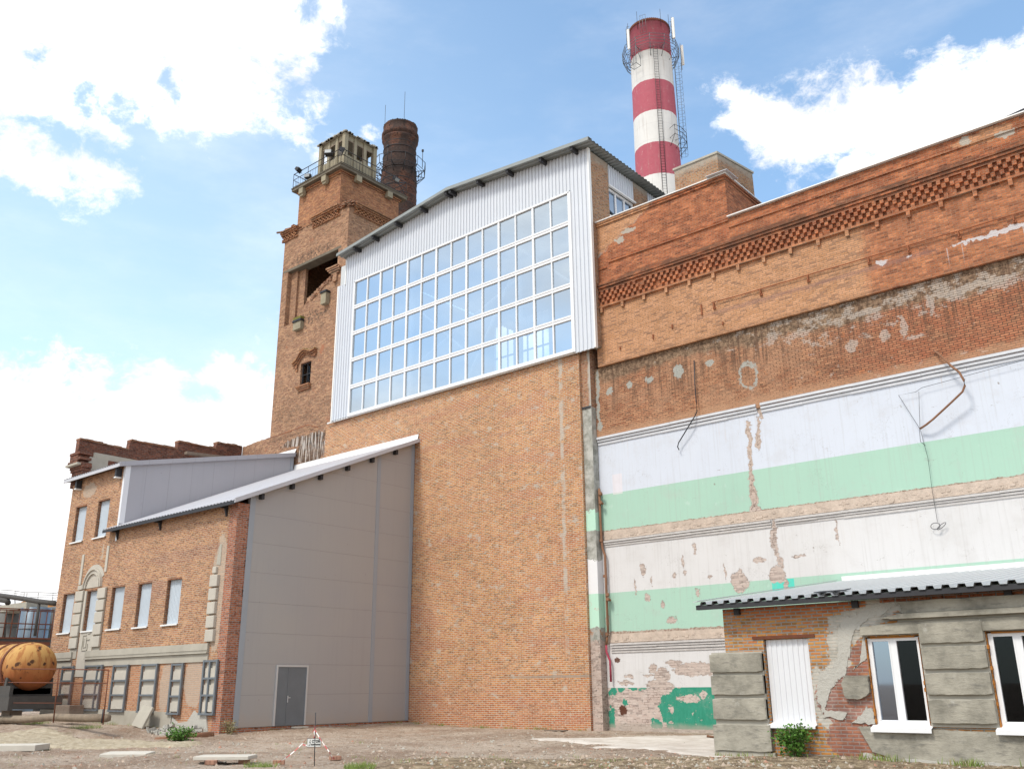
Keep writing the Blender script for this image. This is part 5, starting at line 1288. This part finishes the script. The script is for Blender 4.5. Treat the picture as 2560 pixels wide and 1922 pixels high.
ruinplate('block_remnant', [(-8.95, .88, 1), (-8.45, .85, 1), (-8.4, 1.0, 1), (-8.9, 1.03, 1)], VS-.02, VS+.01, 'rubble_mortar', .03, 7)
ruinplate('block_remnant', [(-8.3, .80, 1), (-7.8, .74, 1), (-7.80, 1.08, 1), (-7.95, 1.1, 1), (-8.05, .95, 1)], VS-.03, VS+.01, 'rubble_mortar', .03, 7)
# mortar scar: brick meets the old render
ruinplate('mortar_scar', [(-8.95, .95, 1), (-8.7, 1.45, 1), (-8.55, 1.68, 1), (-8.35, 1.75, 1), (-8.2, 2.15, 1), (-8.1, 2.6, 1), (-7.75, 2.95, 1), (-7.2, 3.12, 1), (-6.9, 3.35, 1), (-7.3, 3.35, 1), (-7.75, 3.12, 1), (-8.15, 3.05, 1), (-8.4, 2.75, 1), (-8.45, 2.2, 1), (-8.6, 1.95, 1), (-8.95, 1.85, 1), (-9.05, 1.3, 1)], VS-.014, VS+.01, 'rubble_mortar', .055, 9)
ruinplate('mortar_scar', [(-8.15, 1.9, 1), (-7.95, 2.1, 1), (-7.86, 2.5, 1), (-7.8, 2.6, 0), (-7.79, 2.3, 0), (-7.8, 2.15, 1)], VS-.012, VS+.01, 'rubble_mortar', .03, 6)
# lintel band, groove and cornice of the old render
ruinplate('lintel_band', [(-7.85, 2.63, 0), (3, 2.61, 0), (3, 2.88, 0), (-7.0, 2.87, 1), (-7.85, 2.8, 1)], VS-.10, VS+.01, 'rustic_plaster', .015, 8)
ruinplate('cornice', [(-7.35, 2.97, 1), (-7.1, 2.94, 0), (3, 2.94, 0), (3, 3.05, 0), (-6.9, 3.05, 0)], VS-.20, VS+.01, 'rustic_plaster', .01, 6)
ruinplate('frieze_render', [(-6.9, 3.07, 1), (-6.7, 3.06, 0), (3, 3.06, 0), (3, 3.32, 1), (-6.95, 3.30, 1), (-6.85, 3.2, 1)], VS-.14, VS+.01, 'rustic_plaster', .015, 22)
M().box(-7.0, 3, VS-.04, VS+.005, 2.88, 2.94).build('groove', 'plaster_grey', sb)
ruinplate('plinth', [(-8.15, .70, 1), (-7.9, .2, 1), (-6.5, -.2, 0), (3, -.2, 0), (3, .62, 0), (-6.0, .66, 1), (-7.6, .71, 1)], VS-.09, VS+.01, 'rustic_plaster', .012, 14)
M().prism(ragged((-8.1, .14), (-7.2, .03), 8, .03)+ragged((-7.2, .06), (3, .02), 30, .035)+[(3, -.3), (-8.1, -.3)], 1, VS-.15, VS+.01).build('footing', 'rubble_mortar', sb)
# lintel, shutter
M().box(-10.52, -8.95, VS-.03, VS+.2, 2.64, 2.71).build('steel_lintel', 'rust', sb)
a, b, z0, z1 = OPS[0]
sh = M().corr((a+.02, VS+.10, z0+.02), (b-a-.04, 0, 0), 8, (0, 0, z1-z0-.03), (0, -.018, 0)).build('white_shutter', 'white_metal', sb)
M().hexa((a-.05,VS-.13,z0-.03),(b+.02,VS-.13,z0-.03),(b+.02,VS+.1,z0+.03),(a-.05,VS+.1,z0+.03), (0,0,.012)).box(a-.05, b+.02, VS-.14, VS-.132, z0-.075, z0-.02).build('sill', 'white_plastic', sh)
def pwin(a, b, z0, z1, extra):
    f = M(); y = VS+.10; w_ = .06
    f.box(a+.02, a+.02+w_, y-.05, y+.03, z0+.03, z1-.03).box(b-.02-w_, b-.02, y-.05, y+.03, z0+.03, z1-.03).box(a+.08, b-.08, y-.05, y+.03, z0+.03, z0+.12).box(a+.08, b-.08, y-.05, y+.03, z1-.1, z1-.03)
    mid = a+(b-a)*.5; f.box(mid-.07, mid+.07, y-.055, y+.035, z0+.12, z1-.1)
    o = f.build('window', 'white_plastic', sb)
    M().box(a+.08, a+.115, y-.06, y+.02, z0+.12, z1-.1).box(mid-.10, mid-.072, y-.06, y+.02, z0+.12, z1-.1).build('sash', 'white_plastic', o)
    M().add([(a+.115,y-.01,z0+.12),(mid-.1,y-.01,z0+.12),(mid-.1,y-.01,z1-.1),(a+.115,y-.01,z1-.1)], [(0,1,2,3)]).build('pane', 'glass_sash' if extra else 'glass_dark', o)
    M().add([(mid+.07,y,z0+.12),(b-.08,y,z0+.12),(b-.08,y,z1-.1),(mid+.07,y,z1-.1)], [(0,1,2,3)]).build('pane', 'glass_dark', o)
    M().hexa((a-.06,VS-.19,z0-.05),(b+.05,VS-.19,z0-.05),(b+.05,VS+.06,z0+.03),(a-.06,VS+.06,z0+.03), (0,0,.014)).box(a-.06, b+.05, VS-.20, VS-.192, z0-.12, z0-.035).build('sill', 'white_plastic', o)
    q = M()
    for side in (0, 1):
        z = z0
        while z < z1-.1:
            r = random.uniform(.004, .022) if random.random() < .28 else .003; x = a+.01 if not side else b-.01
            q.box(x-r, x+r, VS-.02-r, VS+.06, z, z+.08); z += .07
    q.box(a+.1, b-.1, VS-.0, VS+.06, z1-.035, z1-.01)
    q.build('foam_seal', 'foam', o)
for k, o_ in enumerate(OPS[1:3]): pwin(*o_, k == 0)
M().box(-2.7, -1.5, VS+.1, VS+.15, .72, 2.6).build('window', 'white_plastic', sb)
# corrugated roof
m = M(); S0_, S1_, ze, zw = 21.0, 30.42, 3.50, 4.74
m.corr((-11.75, S0_, ze+.0), (15., 0, 0), 47, (0, S1_-S0_, zw-ze), (0, 0, .07))
m.corr((-11.75, S0_+.004, ze-.012), (15., 0, 0), 47, (0, S1_-S0_, zw-ze), (0, 0, .07))
rf_ = m.build('corrugated_roof', 'zinc', sb)
M().box(-11.75, 3.2, S0_+.03, S0_+.16, ze-.115, ze-.005).build('eave_beam', 'steel_dark', rf_)
M().hexa((-11.7,S0_+.16,ze-.06),(3.2,S0_+.16,ze-.06),(3.2,VS,ze+.0),(-11.7,VS,ze+.0), (0,0,.02)).build('soffit', 'steel_dark', rf_)
for u in (-10.85, -7.9, -4.7): M().box(u-.07, u+.07, VS-.1, VS+.0, ze-.26, ze-.1).build('rafter_end', 'steel_dark', rf_)
M().box(-11.55, 3.2, 30.44, 30.48, zw-.02, zw+.21).build('wall_flashing', 'gutter_white', rf_)
M().hexa((-11.80,S0_,ze+.07),(-11.80,S1_,zw+.07),(-11.68,S1_,zw+.09),(-11.68,S0_,ze+.09), (0,0,.015)).build('verge_trim', 'zinc', rf_)
M().hexa((-8.7,21.1,3.60),(-8.2,21.1,3.60),(-8.1,21.6,3.66),(-8.75,21.6,3.66), (0,0,.02)).hexa((-8.15,21.08,3.59),(-7.95,21.08,3.6),(-8.0,21.6,3.68),(-8.15,21.6,3.66), (0,0,.02)).build('tar_patch', 'black_roof', rf_)
M().cyl((-11.85,21.3,.42), (-11.5,21.6,.36), .03, n=8).build('pipe_stub', 'rust_pipe', sb)
# ------------------------------------------------------------------ plants
def bush(name, x, y, z, w_, h, n, leaf, label, cat='bush', ls=.05, stems=9, m_='leaf'):
    t = thing(name, label, cat, (x, y, z)); m = M(); sm = M(); random.seed(int(abs(x)*100)+n)
    tips = []
    for k in range(stems):
        a = random.uniform(0, 2*pi); r = random.uniform(.2, 1)*w_; hh = h*random.uniform(.55, 1.05)*(1-.35*(r/w_)**2)
        e = Vector((x+r*cos(a), y+r*sin(a)*.7, z+hh)); b = Vector((x+.15*r*cos(a), y+.15*r*sin(a), z-.03)); mid = (b+e)/2+Vector((0, 0, h*.12))
        sm.tube([b, mid, e], .008, 4); tips.append((b, mid, e))
    for k in range(n):
        b, mid, e = random.choice(tips); t_ = random.random()**.6
        p = (mid+(e-mid)*(t_*2-1)) if t_ > .5 else (b+(mid-b)*t_*2)
        p = p+Vector((random.gauss(0, .09*w_/.35), random.gauss(0, .09*w_/.35), random.gauss(0, .06)))
        d = Vector((random.uniform(-1, 1), random.uniform(-1, 1), random.uniform(-.3, .7))).normalized(); s = d.cross(Vector((random.uniform(-1, 1), random.uniform(-1, 1), random.uniform(-1, 1)))).normalized()
        L = ls*random.uniform(.6, 1.3)
        m.add([p, p+d*L*.5+s*L*.35, p+d*L, p+d*L*.5-s*L*.35], [(0,1,2,3)])
    m.build('foliage', m_, t); sm.build('stems', 'timber', t); return t
q = gp(1975, 1890); bush('leafy_bush', -9.55, 21.1, hgt(-9.55, 21.1), .42, .72, 1500, 0, 'green leafy bush against the low brick building under the white shutter', ls=.07, stems=16)
q = gp(447, 1852); bush('low_bush', q[0], q[1], hgt(*q)-.02, .62, .42, 900, 0, 'low dark green weed clump beside the buried rusty pipe', ls=.08, stems=14)
q = (-30.9, 20.55); bush('dry_weed', q[0], q[1], hgt(*q), .35, .5, 420, 0, 'dry straggly weed at the foot of the brick corner pier', 'weed', ls=.06, stems=14, m_='straw')
def tuft(px, py, r, n, label, first=[]):
    p = gp(px, py); random.seed(int(px)); m = M(); z = hgt(*p)
    for k in range(n):
        a = random.uniform(0, 2*pi); q = random.uniform(0, 1)**.7*r; x = p[0]+q*cos(a); y = p[1]+q*sin(a); h = random.uniform(.05, .16); b = random.uniform(-.07, .07); c = random.uniform(-.07, .07)
        m.add([(x-.008, y, z-.01), (x+.008, y+.004, z-.01), (x+b, y+c, z+h)], [(0,1,2)])
    o = m.build('grass_tuft', 'grass_green', None, loc=(p[0], p[1], z)); tag(o, label, 'grass tuft', 'grass tufts in the yard')
tuft(98, 1875, .28, 300, 'bright green grass tuft in the dirt right of the pale slab'); tuft(88, 1832, .5, 260, 'thin green tuft below the long concrete beam, left one')
tuft(212, 1836, .6, 300, 'wide thin green tuft near the rusty railing post'); tuft(900, 1921, .35, 300, 'green grass tuft beside the foot of the warning sign'); tuft(650, 1916, .4, 200, 'yellow green grass patch right of the stacked slabs')
m = M(); random.seed(99)
def wd(x, y, n, h, r):
    for k in range(n):
        a = x+random.gauss(0, r); b = y+random.gauss(0, r*.5); z = hgt(a, b)-.01; hh = h*random.uniform(.4, 1.3); dx = random.uniform(-.5, .5)*hh; dy = random.uniform(-.5, .5)*hh
        m.cm = random.choice((0, 0, 1)); w_ = .006+hh*.03
        m.add([(a-w_, b, z), (a+w_, b, z), (a+dx*.6+w_*.7, b+dy*.6, z+hh*.6), (a+dx, b+dy, z+hh)], [(0,1,2,3)])
for k in range(26):
    x = random.uniform(-31, -21.6); wd(x, 29.85, random.randint(4, 16), .12, .12)
for k in range(20): wd(-31.2, random.uniform(21.3, 29.8), random.randint(3, 12), .11, .1)
for k in range(22): wd(random.uniform(-11.6, -3), 21.2, random.randint(6, 24), .14, .14)
for k in range(20): wd(random.uniform(-45, -32.3), 20.25, random.randint(4, 18), .15, .15)
for k in range(60):
    q = gp(random.uniform(0, 2300), random.uniform(1850, 1921))
    if q[1] < 20: wd(q[0], q[1], random.randint(3, 14), .09, .12)
tag(m.build('weeds', ['grass_green', 'straw'], None, loc=(-25, 20, 0)), 'sparse weeds and dry stalks along the walls and in the dirt', 'weeds', kind='stuff')
# ------------------------------------------------------------------ slabs and debris
def slab(name, c, L, W_, H, yaw, tilt, label, m_='concrete_pale', cat='slab', group=None, roll=0.):
    m = M(); n = 8; pts = []
    for (a, b) in (((-L/2, -W_/2), (L/2, -W_/2)), ((L/2, -W_/2), (L/2, W_/2)), ((L/2, W_/2), (-L/2, W_/2)), ((-L/2, W_/2), (-L/2, -W_/2))): pts += ragged(a, b, n, .012)
    m.prism(pts, 2, 0, H); o = m.build(name, m_, None, loc=(0, 0, 0), bevel=.01)
    o.location = c; o.rotation_euler = (tilt, roll, yaw); return tag(o, label, cat, group)
p = gp(20, 1878); slab('concrete_slab', (p[0], p[1], hgt(*p)+.02), 1.9, .9, .16, .72, .0, 'pale concrete slab at the left edge of the yard')
p = gp(318, 1896); slab('concrete_slab', (p[0], p[1], hgt(*p)-.01), 1.15, .6, .09, .68, .05, 'thin concrete slab with a dark broken end lying alone in the dirt')
p = gp(562, 1908); slab('concrete_slab', (p[0], p[1], hgt(*p)+.10), 1.25, .7, .08, .69, .0, 'concrete slab propped on bricks near the bottom left')
for k, (dx, dy, s_b, l) in enumerate(((-.35, -.12, .0, 'brick under the left end of the propped slab'), (.38, .25, .3, 'brick under the right end of the propped slab'))):
    slab('brick', (p[0]+dx, p[1]+dy, hgt(*p)-.0), .25, .12, .09, .7+s_b, 0, l, 'brick_loose', 'brick')
slab('brick', (p[0]+.1, p[1]-.42, hgt(*p)+.02), .25, .12, .085, .85, 0.05, 'reddish brick lying in front of the propped slab', 'brick_loose', 'brick')
for (x, y, l) in ((472, 1905, 'half brick holding down the left end of the warning tape'), (838, 1897, 'reddish brick holding the right end of the warning tape'), (600, 1831, 'reddish brick in the dirt below the grey panelled wall'), (470, 1839, 'flat stone beside the weeds at the brick corner')):
    p = gp(*((697, 1906) if x == 472 else (x, y))); slab('brick', (p[0], p[1], hgt(*p)+.01), .26, .13, .09, random.uniform(.5, 1.2), 0, l, 'brick_loose', 'brick')
p = gp(1390, 1828); slab('flat_board', (p[0], min(p[1], 29.6), .03), .9, .3, .04, .1, 0, 'flat board lying against the foot of the orange brick wall', 'timber', 'board')
p = on(352, 1818, 1, 20.1)
sb_ = slab('leaning_slab', (0, 0, 0), .82, .85, .1, .0, radians(66), 'ribbed concrete slab leaning against the old building plinth', 'plaster_grey', roll=0.0)
p = on(356, 1816, 1, 20.0); sb_.location = (p.x, 20.02, p.z+.36); sb_.rotation_euler = (radians(68), radians(8), 0)
a = on(390, 1851, 2, 0.0); b = on(530, 1843, 2, 0.0)
o = M().tube([(a.x,a.y,-.02),((a.x+b.x)/2,(a.y+b.y)/2,.05),(b.x,b.y,.08)], .13, 10).build('buried_pipe', 'rust_pipe', None, loc=(a.x, a.y, 0)); tag(o, 'rusty pipe half buried in front of the brick corner', 'pipe')
# rubble heap
m = M(); random.seed(21)
for k in range(90):
    x = random.uniform(-34.5, -32.2); y = random.uniform(19.3, 20.3); z = hgt(x, y)+max(0, .22-abs(y-20.2)*.3)*random.random(); r = random.uniform(.04, .12)
    e = [Vector((random.uniform(-1, 1), random.uniform(-1, 1), random.uniform(-.3, .3))).normalized()*r for _ in range(2)]; c = Vector((x, y, z))
    m.hexa(c-e[0]-e[1], c+e[0]-e[1], c+e[0]+e[1], c-e[0]+e[1], (0, 0, r))
tag(m.build('rubble_heap', ['rubble_mortar'], None, loc=(-33.4, 20, 0)), 'heap of broken masonry at the foot of the old facade', 'rubble', kind='stuff')
# ------------------------------------------------------------------ warning sign and tape
p = gp(784.9, 1911.7); PX, PY = p; PZ = hgt(*p)
def at(x, y): return on(x, y, 1, PY)
sg = thing('warning_sign', 'small white warning sign with black lettering on a thin steel rod in the yard', 'sign', (PX, PY, PZ))
M().tube([(PX, PY+.012, PZ-.05), at(788, 1780)+Vector((0, .012, 0))], .011, 6).build('post', 'steel_dark', sg)
a, b, c, d = at(771, 1844), at(799.5, 1845), at(799.5, 1867), at(771, 1866.5)
sx0, sx1, sz0, sz1 = (a.x+d.x)/2, (b.x+c.x)/2, (c.z+d.z)/2, (a.z+b.z)/2
rot = radians(40); wS = (sx1-sx0)/ (cos(rot)*1.0)*.64; cx = (sx0+sx1)/2
Rv = Vector((cos(rot), sin(rot), 0)); Nv = Vector((sin(rot), -cos(rot), 0)); c0 = Vector((cx, PY, 0))
hw = (b-a).length*cos(rot)*.5*1.02
def sq(x, z, o=0.): return c0+Rv*x+Nv*o+Vector((0, 0, z))
q = [sq(-hw, sz0), sq(hw, sz0), sq(hw, sz1), sq(-hw, sz1)]
pl_ = M().hexa(*q, tuple(-Nv*.006)).build('plate', 'ink', sg)
M().hexa(sq(-hw+.008, sz0+.008, .001), sq(hw-.008, sz0+.008, .001), sq(hw-.008, sz1-.008, .001), sq(-hw+.008, sz1-.008, .001), tuple(Nv*.002)).build('sign_face', 'sign_white', pl_)
def text(s, size, x, z, w_=None, bold=.0):
    cu = bpy.data.curves.new('txt', 'FONT'); cu.body = s; cu.size = size; cu.align_x = 'CENTER'; cu.offset = bold; cu.extrude = .0005
    t = bpy.data.objects.new('txt', cu); COL.objects.link(t); dg = bpy.context.evaluated_depsgraph_get(); me = bpy.data.meshes.new_from_object(t.evaluated_get(dg)); bpy.data.objects.remove(t)
    xs = [v.co.x for v in me.vertices]
    if w_ and xs:
        k = w_/(max(xs)-min(xs))
        for v in me.vertices: v.co.x *= k
    me.transform(Matrix((( Rv.x, 0, Nv.x, 0), (Rv.y, 0, Nv.y, 0), (0, 1, 0, 0), (0, 0, 0, 1)))); me.materials.clear(); me.materials.append(MATS['ink'])
    o = bpy.data.objects.new('lettering', me); COL.objects.link(o); o.parent = pl_; o.location = sq(x, z, .005)-oloc(pl_)
H = sz1-sz0
text('СТОЙ', H*.40, hw*.28, sz0+H*.52, hw*1.15, .004); text('НАПРЯЖЕНИЕ', H*.2, hw*.22, sz0+H*.22, hw*1.35, .003)
bl = [(-.55, .85), (-.68, .50), (-.52, .52), (-.66, .22), (-.74, .28), (-.72, .1), (-.58, .2), (-.62, .22), (-.44, .58), (-.6, .56), (-.48, .85)]
M().add([sq(hw*x, sz0+H*z, .006) for x, z in bl], [tuple(range(len(bl)))]).build('lightning_symbol', 'ink', pl_)
tp = thing('barrier_tape', 'red and white striped barrier tape stretched from the sign rod to bricks', 'barrier tape', (PX, PY, PZ))
def ribbon(a, b, n, sag=.05, w_=.015):
    m = M(); a = Vector(a); b = Vector(b); prev = None
    for k in range(n+1):
        t = k/n; p_ = a+(b-a)*t-Vector((0, 0, sag*4*t*(1-t))); tw_ = sin(t*9)*.8
        o_ = Vector((sin(tw_)*.6*w_, cos(tw_)*.2*w_, w_*cos(tw_)))
        cur = (p_-o_, p_+o_)
        if prev: m.m(k//3 % 2).add([prev[0], cur[0], cur[1], prev[1]], [(0,1,2,3)])
        prev = cur
    return m.build('tape_strip', ['tape_red', 'tape_white'], tp)
kn = at(786.5, 1822)
e1 = on(693, 1906, 2, hgt(*gp(697, 1906))+.1); e2 = on(836, 1896, 2, .1)
ribbon(kn, e1, 26, .08); ribbon(kn, at(823, 1878), 16, .02); ribbon(at(823, 1878), e2, 8, .02); ribbon(kn+Vector((0, 0, .05)), kn-Vector((0, 0, .22)), 8, 0, .05)
ribbon(at(757, 1860), at(775, 1862), 5, .01)
# ------------------------------------------------------------------ tank wagon at the left
c = on(87, 1665, 0, -42.0); TR_ = abs(on(87, 1604, 0, -42.0).z-on(87, 1727, 0, -42.0).z)/2
TY, TZ = c.y, c.z
tk = thing('storage_tank', 'rusty ochre yellow cylindrical tank on a dark frame beside the old building', 'tank', (-46, TY, 0))
def lathex(prof, n=40):
    m = M(); vs = []; fs = []
    for x, r in prof:
        for i in range(n): vs.append((x, TY+r*cos(2*pi*i/n), TZ+r*sin(2*pi*i/n)))
    for j in range(len(prof)-1):
        for i in range(n): fs.append((j*n+i, j*n+(i+1) % n, (j+1)*n+(i+1) % n, (j+1)*n+i))
    return m.add(vs, fs, True)
T_ = TR_
lathex([(-52, T_), (-42.45, T_)]).build('shell', 'tank_paint', tk)
lathex([(-42.45, T_), (-42.25, T_*.985), (-42.0, T_*.93), (-41.8, T_*.80), (-41.65, T_*.6), (-41.56, T_*.35), (-41.53, .001)]).build('dished_end', 'tank_paint', tk)
for x in (-42.9, -44.1, -47.): lathex([(x-.09, T_+.01), (x-.09, T_+.045), (x+.09, T_+.045), (x+.09, T_+.01)]).build('hoop', 'rust', tk)
zb = TZ-T_
M().box(-53, -41.7, TY-1.0, TY-.86, zb-.25, zb+.22).box(-53, -42.2, TY-.84, TY+.9, zb-.12, zb+.12).box(-53, -41.4, TY-1.1, TY-.9, zb-.75, zb-.2).box(-53, -41.4, TY+.9, TY+1.1, zb-.75, zb-.2).box(-41.6, -41.4, TY-.9, TY+.9, zb-.7, zb-.2).build('frame', 'insulation', tk)
for x in (-42.3, -44.5, -48): M().prism([(TY-1., zb-.2), (TY+1., zb-.2), (TY+.95, zb+.55), (TY+.6, zb+.2), (TY, zb+.05), (TY-.6, zb+.2), (TY-.95, zb+.55)], 0, x-.1, x+.1).build('saddle', 'insulation', tk)
for x in (-42.4, -45.5, -49): M().box(x-.5, x+.3, TY-.7, TY-.2, .2, zb-.76).build('support_block', 'timber', tk)
bm_ = M().tube([tuple(on(-30, 1797, 1, 17.3)), tuple(on(60, 1797, 1, 17.3)), tuple(on(130, 1792, 1, 17.4)), tuple(on(200, 1794, 1, 17.5)), tuple(on(270, 1794, 1, 17.6))], .15, 5).build('concrete_beam', 'beam_rough', None, loc=tuple(on(130, 1795, 1, 17.4))); tag(bm_, 'long rough concrete beam lying under the rusty railing', 'beam')
bx2 = slab('wooden_crate', tuple(on(170, 1783, 1, 18.3)), 1.3, .6, .32, 0, 0, 'low weathered timber block beside the tank frame', 'timber', 'timber block')
# ------------------------------------------------------------------ rusty railing
VF = 17.2
fe = thing('pipe_railing', 'rusty thin pipe railing with mesh in front of the ochre tank', 'railing', tuple(on(255, 1806, 1, VF)))
zr = zl(0,1440,.2528)
def fp(x, y): return tuple(on(*zr(x, y), 1, VF))
M().tube([fp(-40, 913), fp(520, 917), fp(1075, 925)], .022, 6).build('rail', 'rust', fe); M().tube([fp(-40, 1047), fp(540, 1052), fp(1060, 1057)], .02, 6).build('rail', 'rust', fe)
M().tube([fp(-40, 1250), fp(610, 1252)], .014, 6).build('rail', 'rust', fe)
for a, b in (((1075, 925), (1018, 1465)), ((585, 915), (527, 1445)), ((62, 915), (8, 1250))): M().tube([fp(*a), fp(*b)], .025, 6).build('post', 'rust', fe)
M().tube([fp(1028, 1310), fp(1010, 1450)], .05, 6).build('post', 'steel_dark', fe)
m = M()
for k in range(46):
    t = k/46; x0 = 585+(1060-585)*t
    m.tube([fp(x0, 1057), fp(min(x0+120, 1035), 1057+ (min(x0+120, 1035)-x0)*2.1)], .0028, 3); m.tube([fp(x0, 1057), fp(max(x0-130, 545), 1057+(x0-max(x0-130, 545))*2.1)], .0028, 3)
m.build('wire_mesh', 'rust', fe)
# ------------------------------------------------------------------ silos with pipe bridge far left
Y2 = 27.
def sp(x, y, v=Y2): return on(*zr(x, y), 1, v)
def silo(x0, x1, yt, yb, v, m_, label):
    a, b = sp(x0, yt, v), sp(x1, yt, v); r = (b-a).length/2*.62; cx_ = (a.x+b.x)/2; zt_ = sp((x0+x1)/2, yt, v).z; zb_ = .0
    t = thing('silo', label, 'silo', (cx_, v, 0), 'silos behind the tank')
    M().lathe((cx_, v), [(r, zb_), (r, zt_), (r*.97, zt_+.03), (0.01, zt_+.25)], 36).build('shell', m_, t)
    q = M()
    for k in range(1, 5): z = zt_*k/5; q.lathe((cx_, v), [(r, z-.03), (r+.04, z-.02), (r+.04, z+.02), (r, z+.03)], 36)
    q.build('hoop', 'silo_metal', t); return t
silo(-150, 60, 305, 620, 30., 'silo_metal', 'dull grey silo at the left edge behind the dark walkway'); silo(70, 285, 300, 620, 31., 'silo_metal', 'dull grey silo left of the blue one')
silo(262, 460, 320, 600, 30., 'silo_blue', 'shiny bluish silo behind the dark walkway'); silo(440, 640, 330, 600, 32., 'silo_metal', 'dull grey silo touching the old building in view')
silo(290, 560, 262, 400, 36., 'ochre_paint', 'orange topped silo behind the grey ones')
br = thing('pipe_bridge', 'dark rusty steel walkway with railing carrying lagged pipes behind the tank', 'pipe bridge', tuple(sp(300, 620)))
A_ = on(*zr(-70, 327), 2, 6.9); B_ = on(*zr(536, 350), 2, 6.9); zd = 5.05; zT = 6.9
A_ = Vector((A_.x, A_.y, 0)); B_ = Vector((B_.x, B_.y, 0)); bd_ = (B_-A_).normalized(); bn_ = Vector((-bd_.y, bd_.x, 0))
if bn_.y < 0: bn_ = -bn_
def bz(t, o, z): return A_+(B_-A_)*t+bn_*o+Vector((0, 0, z))
M().hexa(bz(0, 0, zd-.4), bz(1, 0, zd-.4), bz(1, 0, zd), bz(0, 0, zd), bn_*1.4).build('deck', 'insulation', br)
M().hexa(bz(0, -.06, zd-.45), bz(1, -.06, zd-.45), bz(1, -.06, zd-.22), bz(0, -.06, zd-.22), bn_*.05).hexa(bz(0, -.06, zd-.04), bz(1, -.06, zd-.04), bz(1, -.06, zd+.06), bz(0, -.06, zd+.06), bn_*.05).build('edge_beam', 'rust', br)
q = M()
for z in (zT, (zT+zd)/2+.05, zT+.10): q.tube([bz(0, 0, z), bz(1, 0, z)], .04, 5)
for k in range(10): q.tube([bz(k/9, 0, zd), bz(k/9, 0, zT)], .035, 5)
q.build('railing', 'rust', br)
for t in (.15, .55, .96): c_ = bz(t, .7, 0); M().box(c_.x-.12, c_.x+.12, c_.y-.12, c_.y+.12, 0, zd-.4).build('support_post', 'insulation', br)
M().tube([sp(345, 590), sp(390, 250)], .10, 8).build('lagged_pipe', 'insulation', br)
M().tube([sp(45, 600), sp(62, 350)], .07, 8).build('lagged_pipe', 'insulation', br)
M().tube([sp(-60, 180), sp(80, 200), sp(230, 222), sp(380, 248), sp(545, 268)], .16, 8).build('lagged_pipe', 'insulation', br)
M().tube([sp(-60, 228), sp(20, 232), sp(70, 240), sp(80, 265)], .19, 8).build('lagged_pipe', 'insulation', br)
q = M(); Y3 = 31.
tp_ = [(-60, 128), (150, 143), (240, 160), (380, 160), (545, 165), (575, 160)]
for dy, r in ((0, .025), (22, .018), (48, .018), (75, .02)): q.tube([sp(x, y+dy, Y3) for x, y in tp_], r, 4)
for x, y in ((150, 143), (240, 155), (268, 158), (380, 160), (525, 165), (160, 175)): q.tube([sp(x, y, Y3), sp(x-10, y+125, Y3)], .025, 4)
q.build('upper_railing', 'silo_metal', br)
M().box(sp(-60, 300, 29).x, sp(260, 300, 29).x, 29, 30.5, sp(100, 305, 29).z-.25, sp(100, 275, 29).z).build('upper_deck', 'concrete', br)
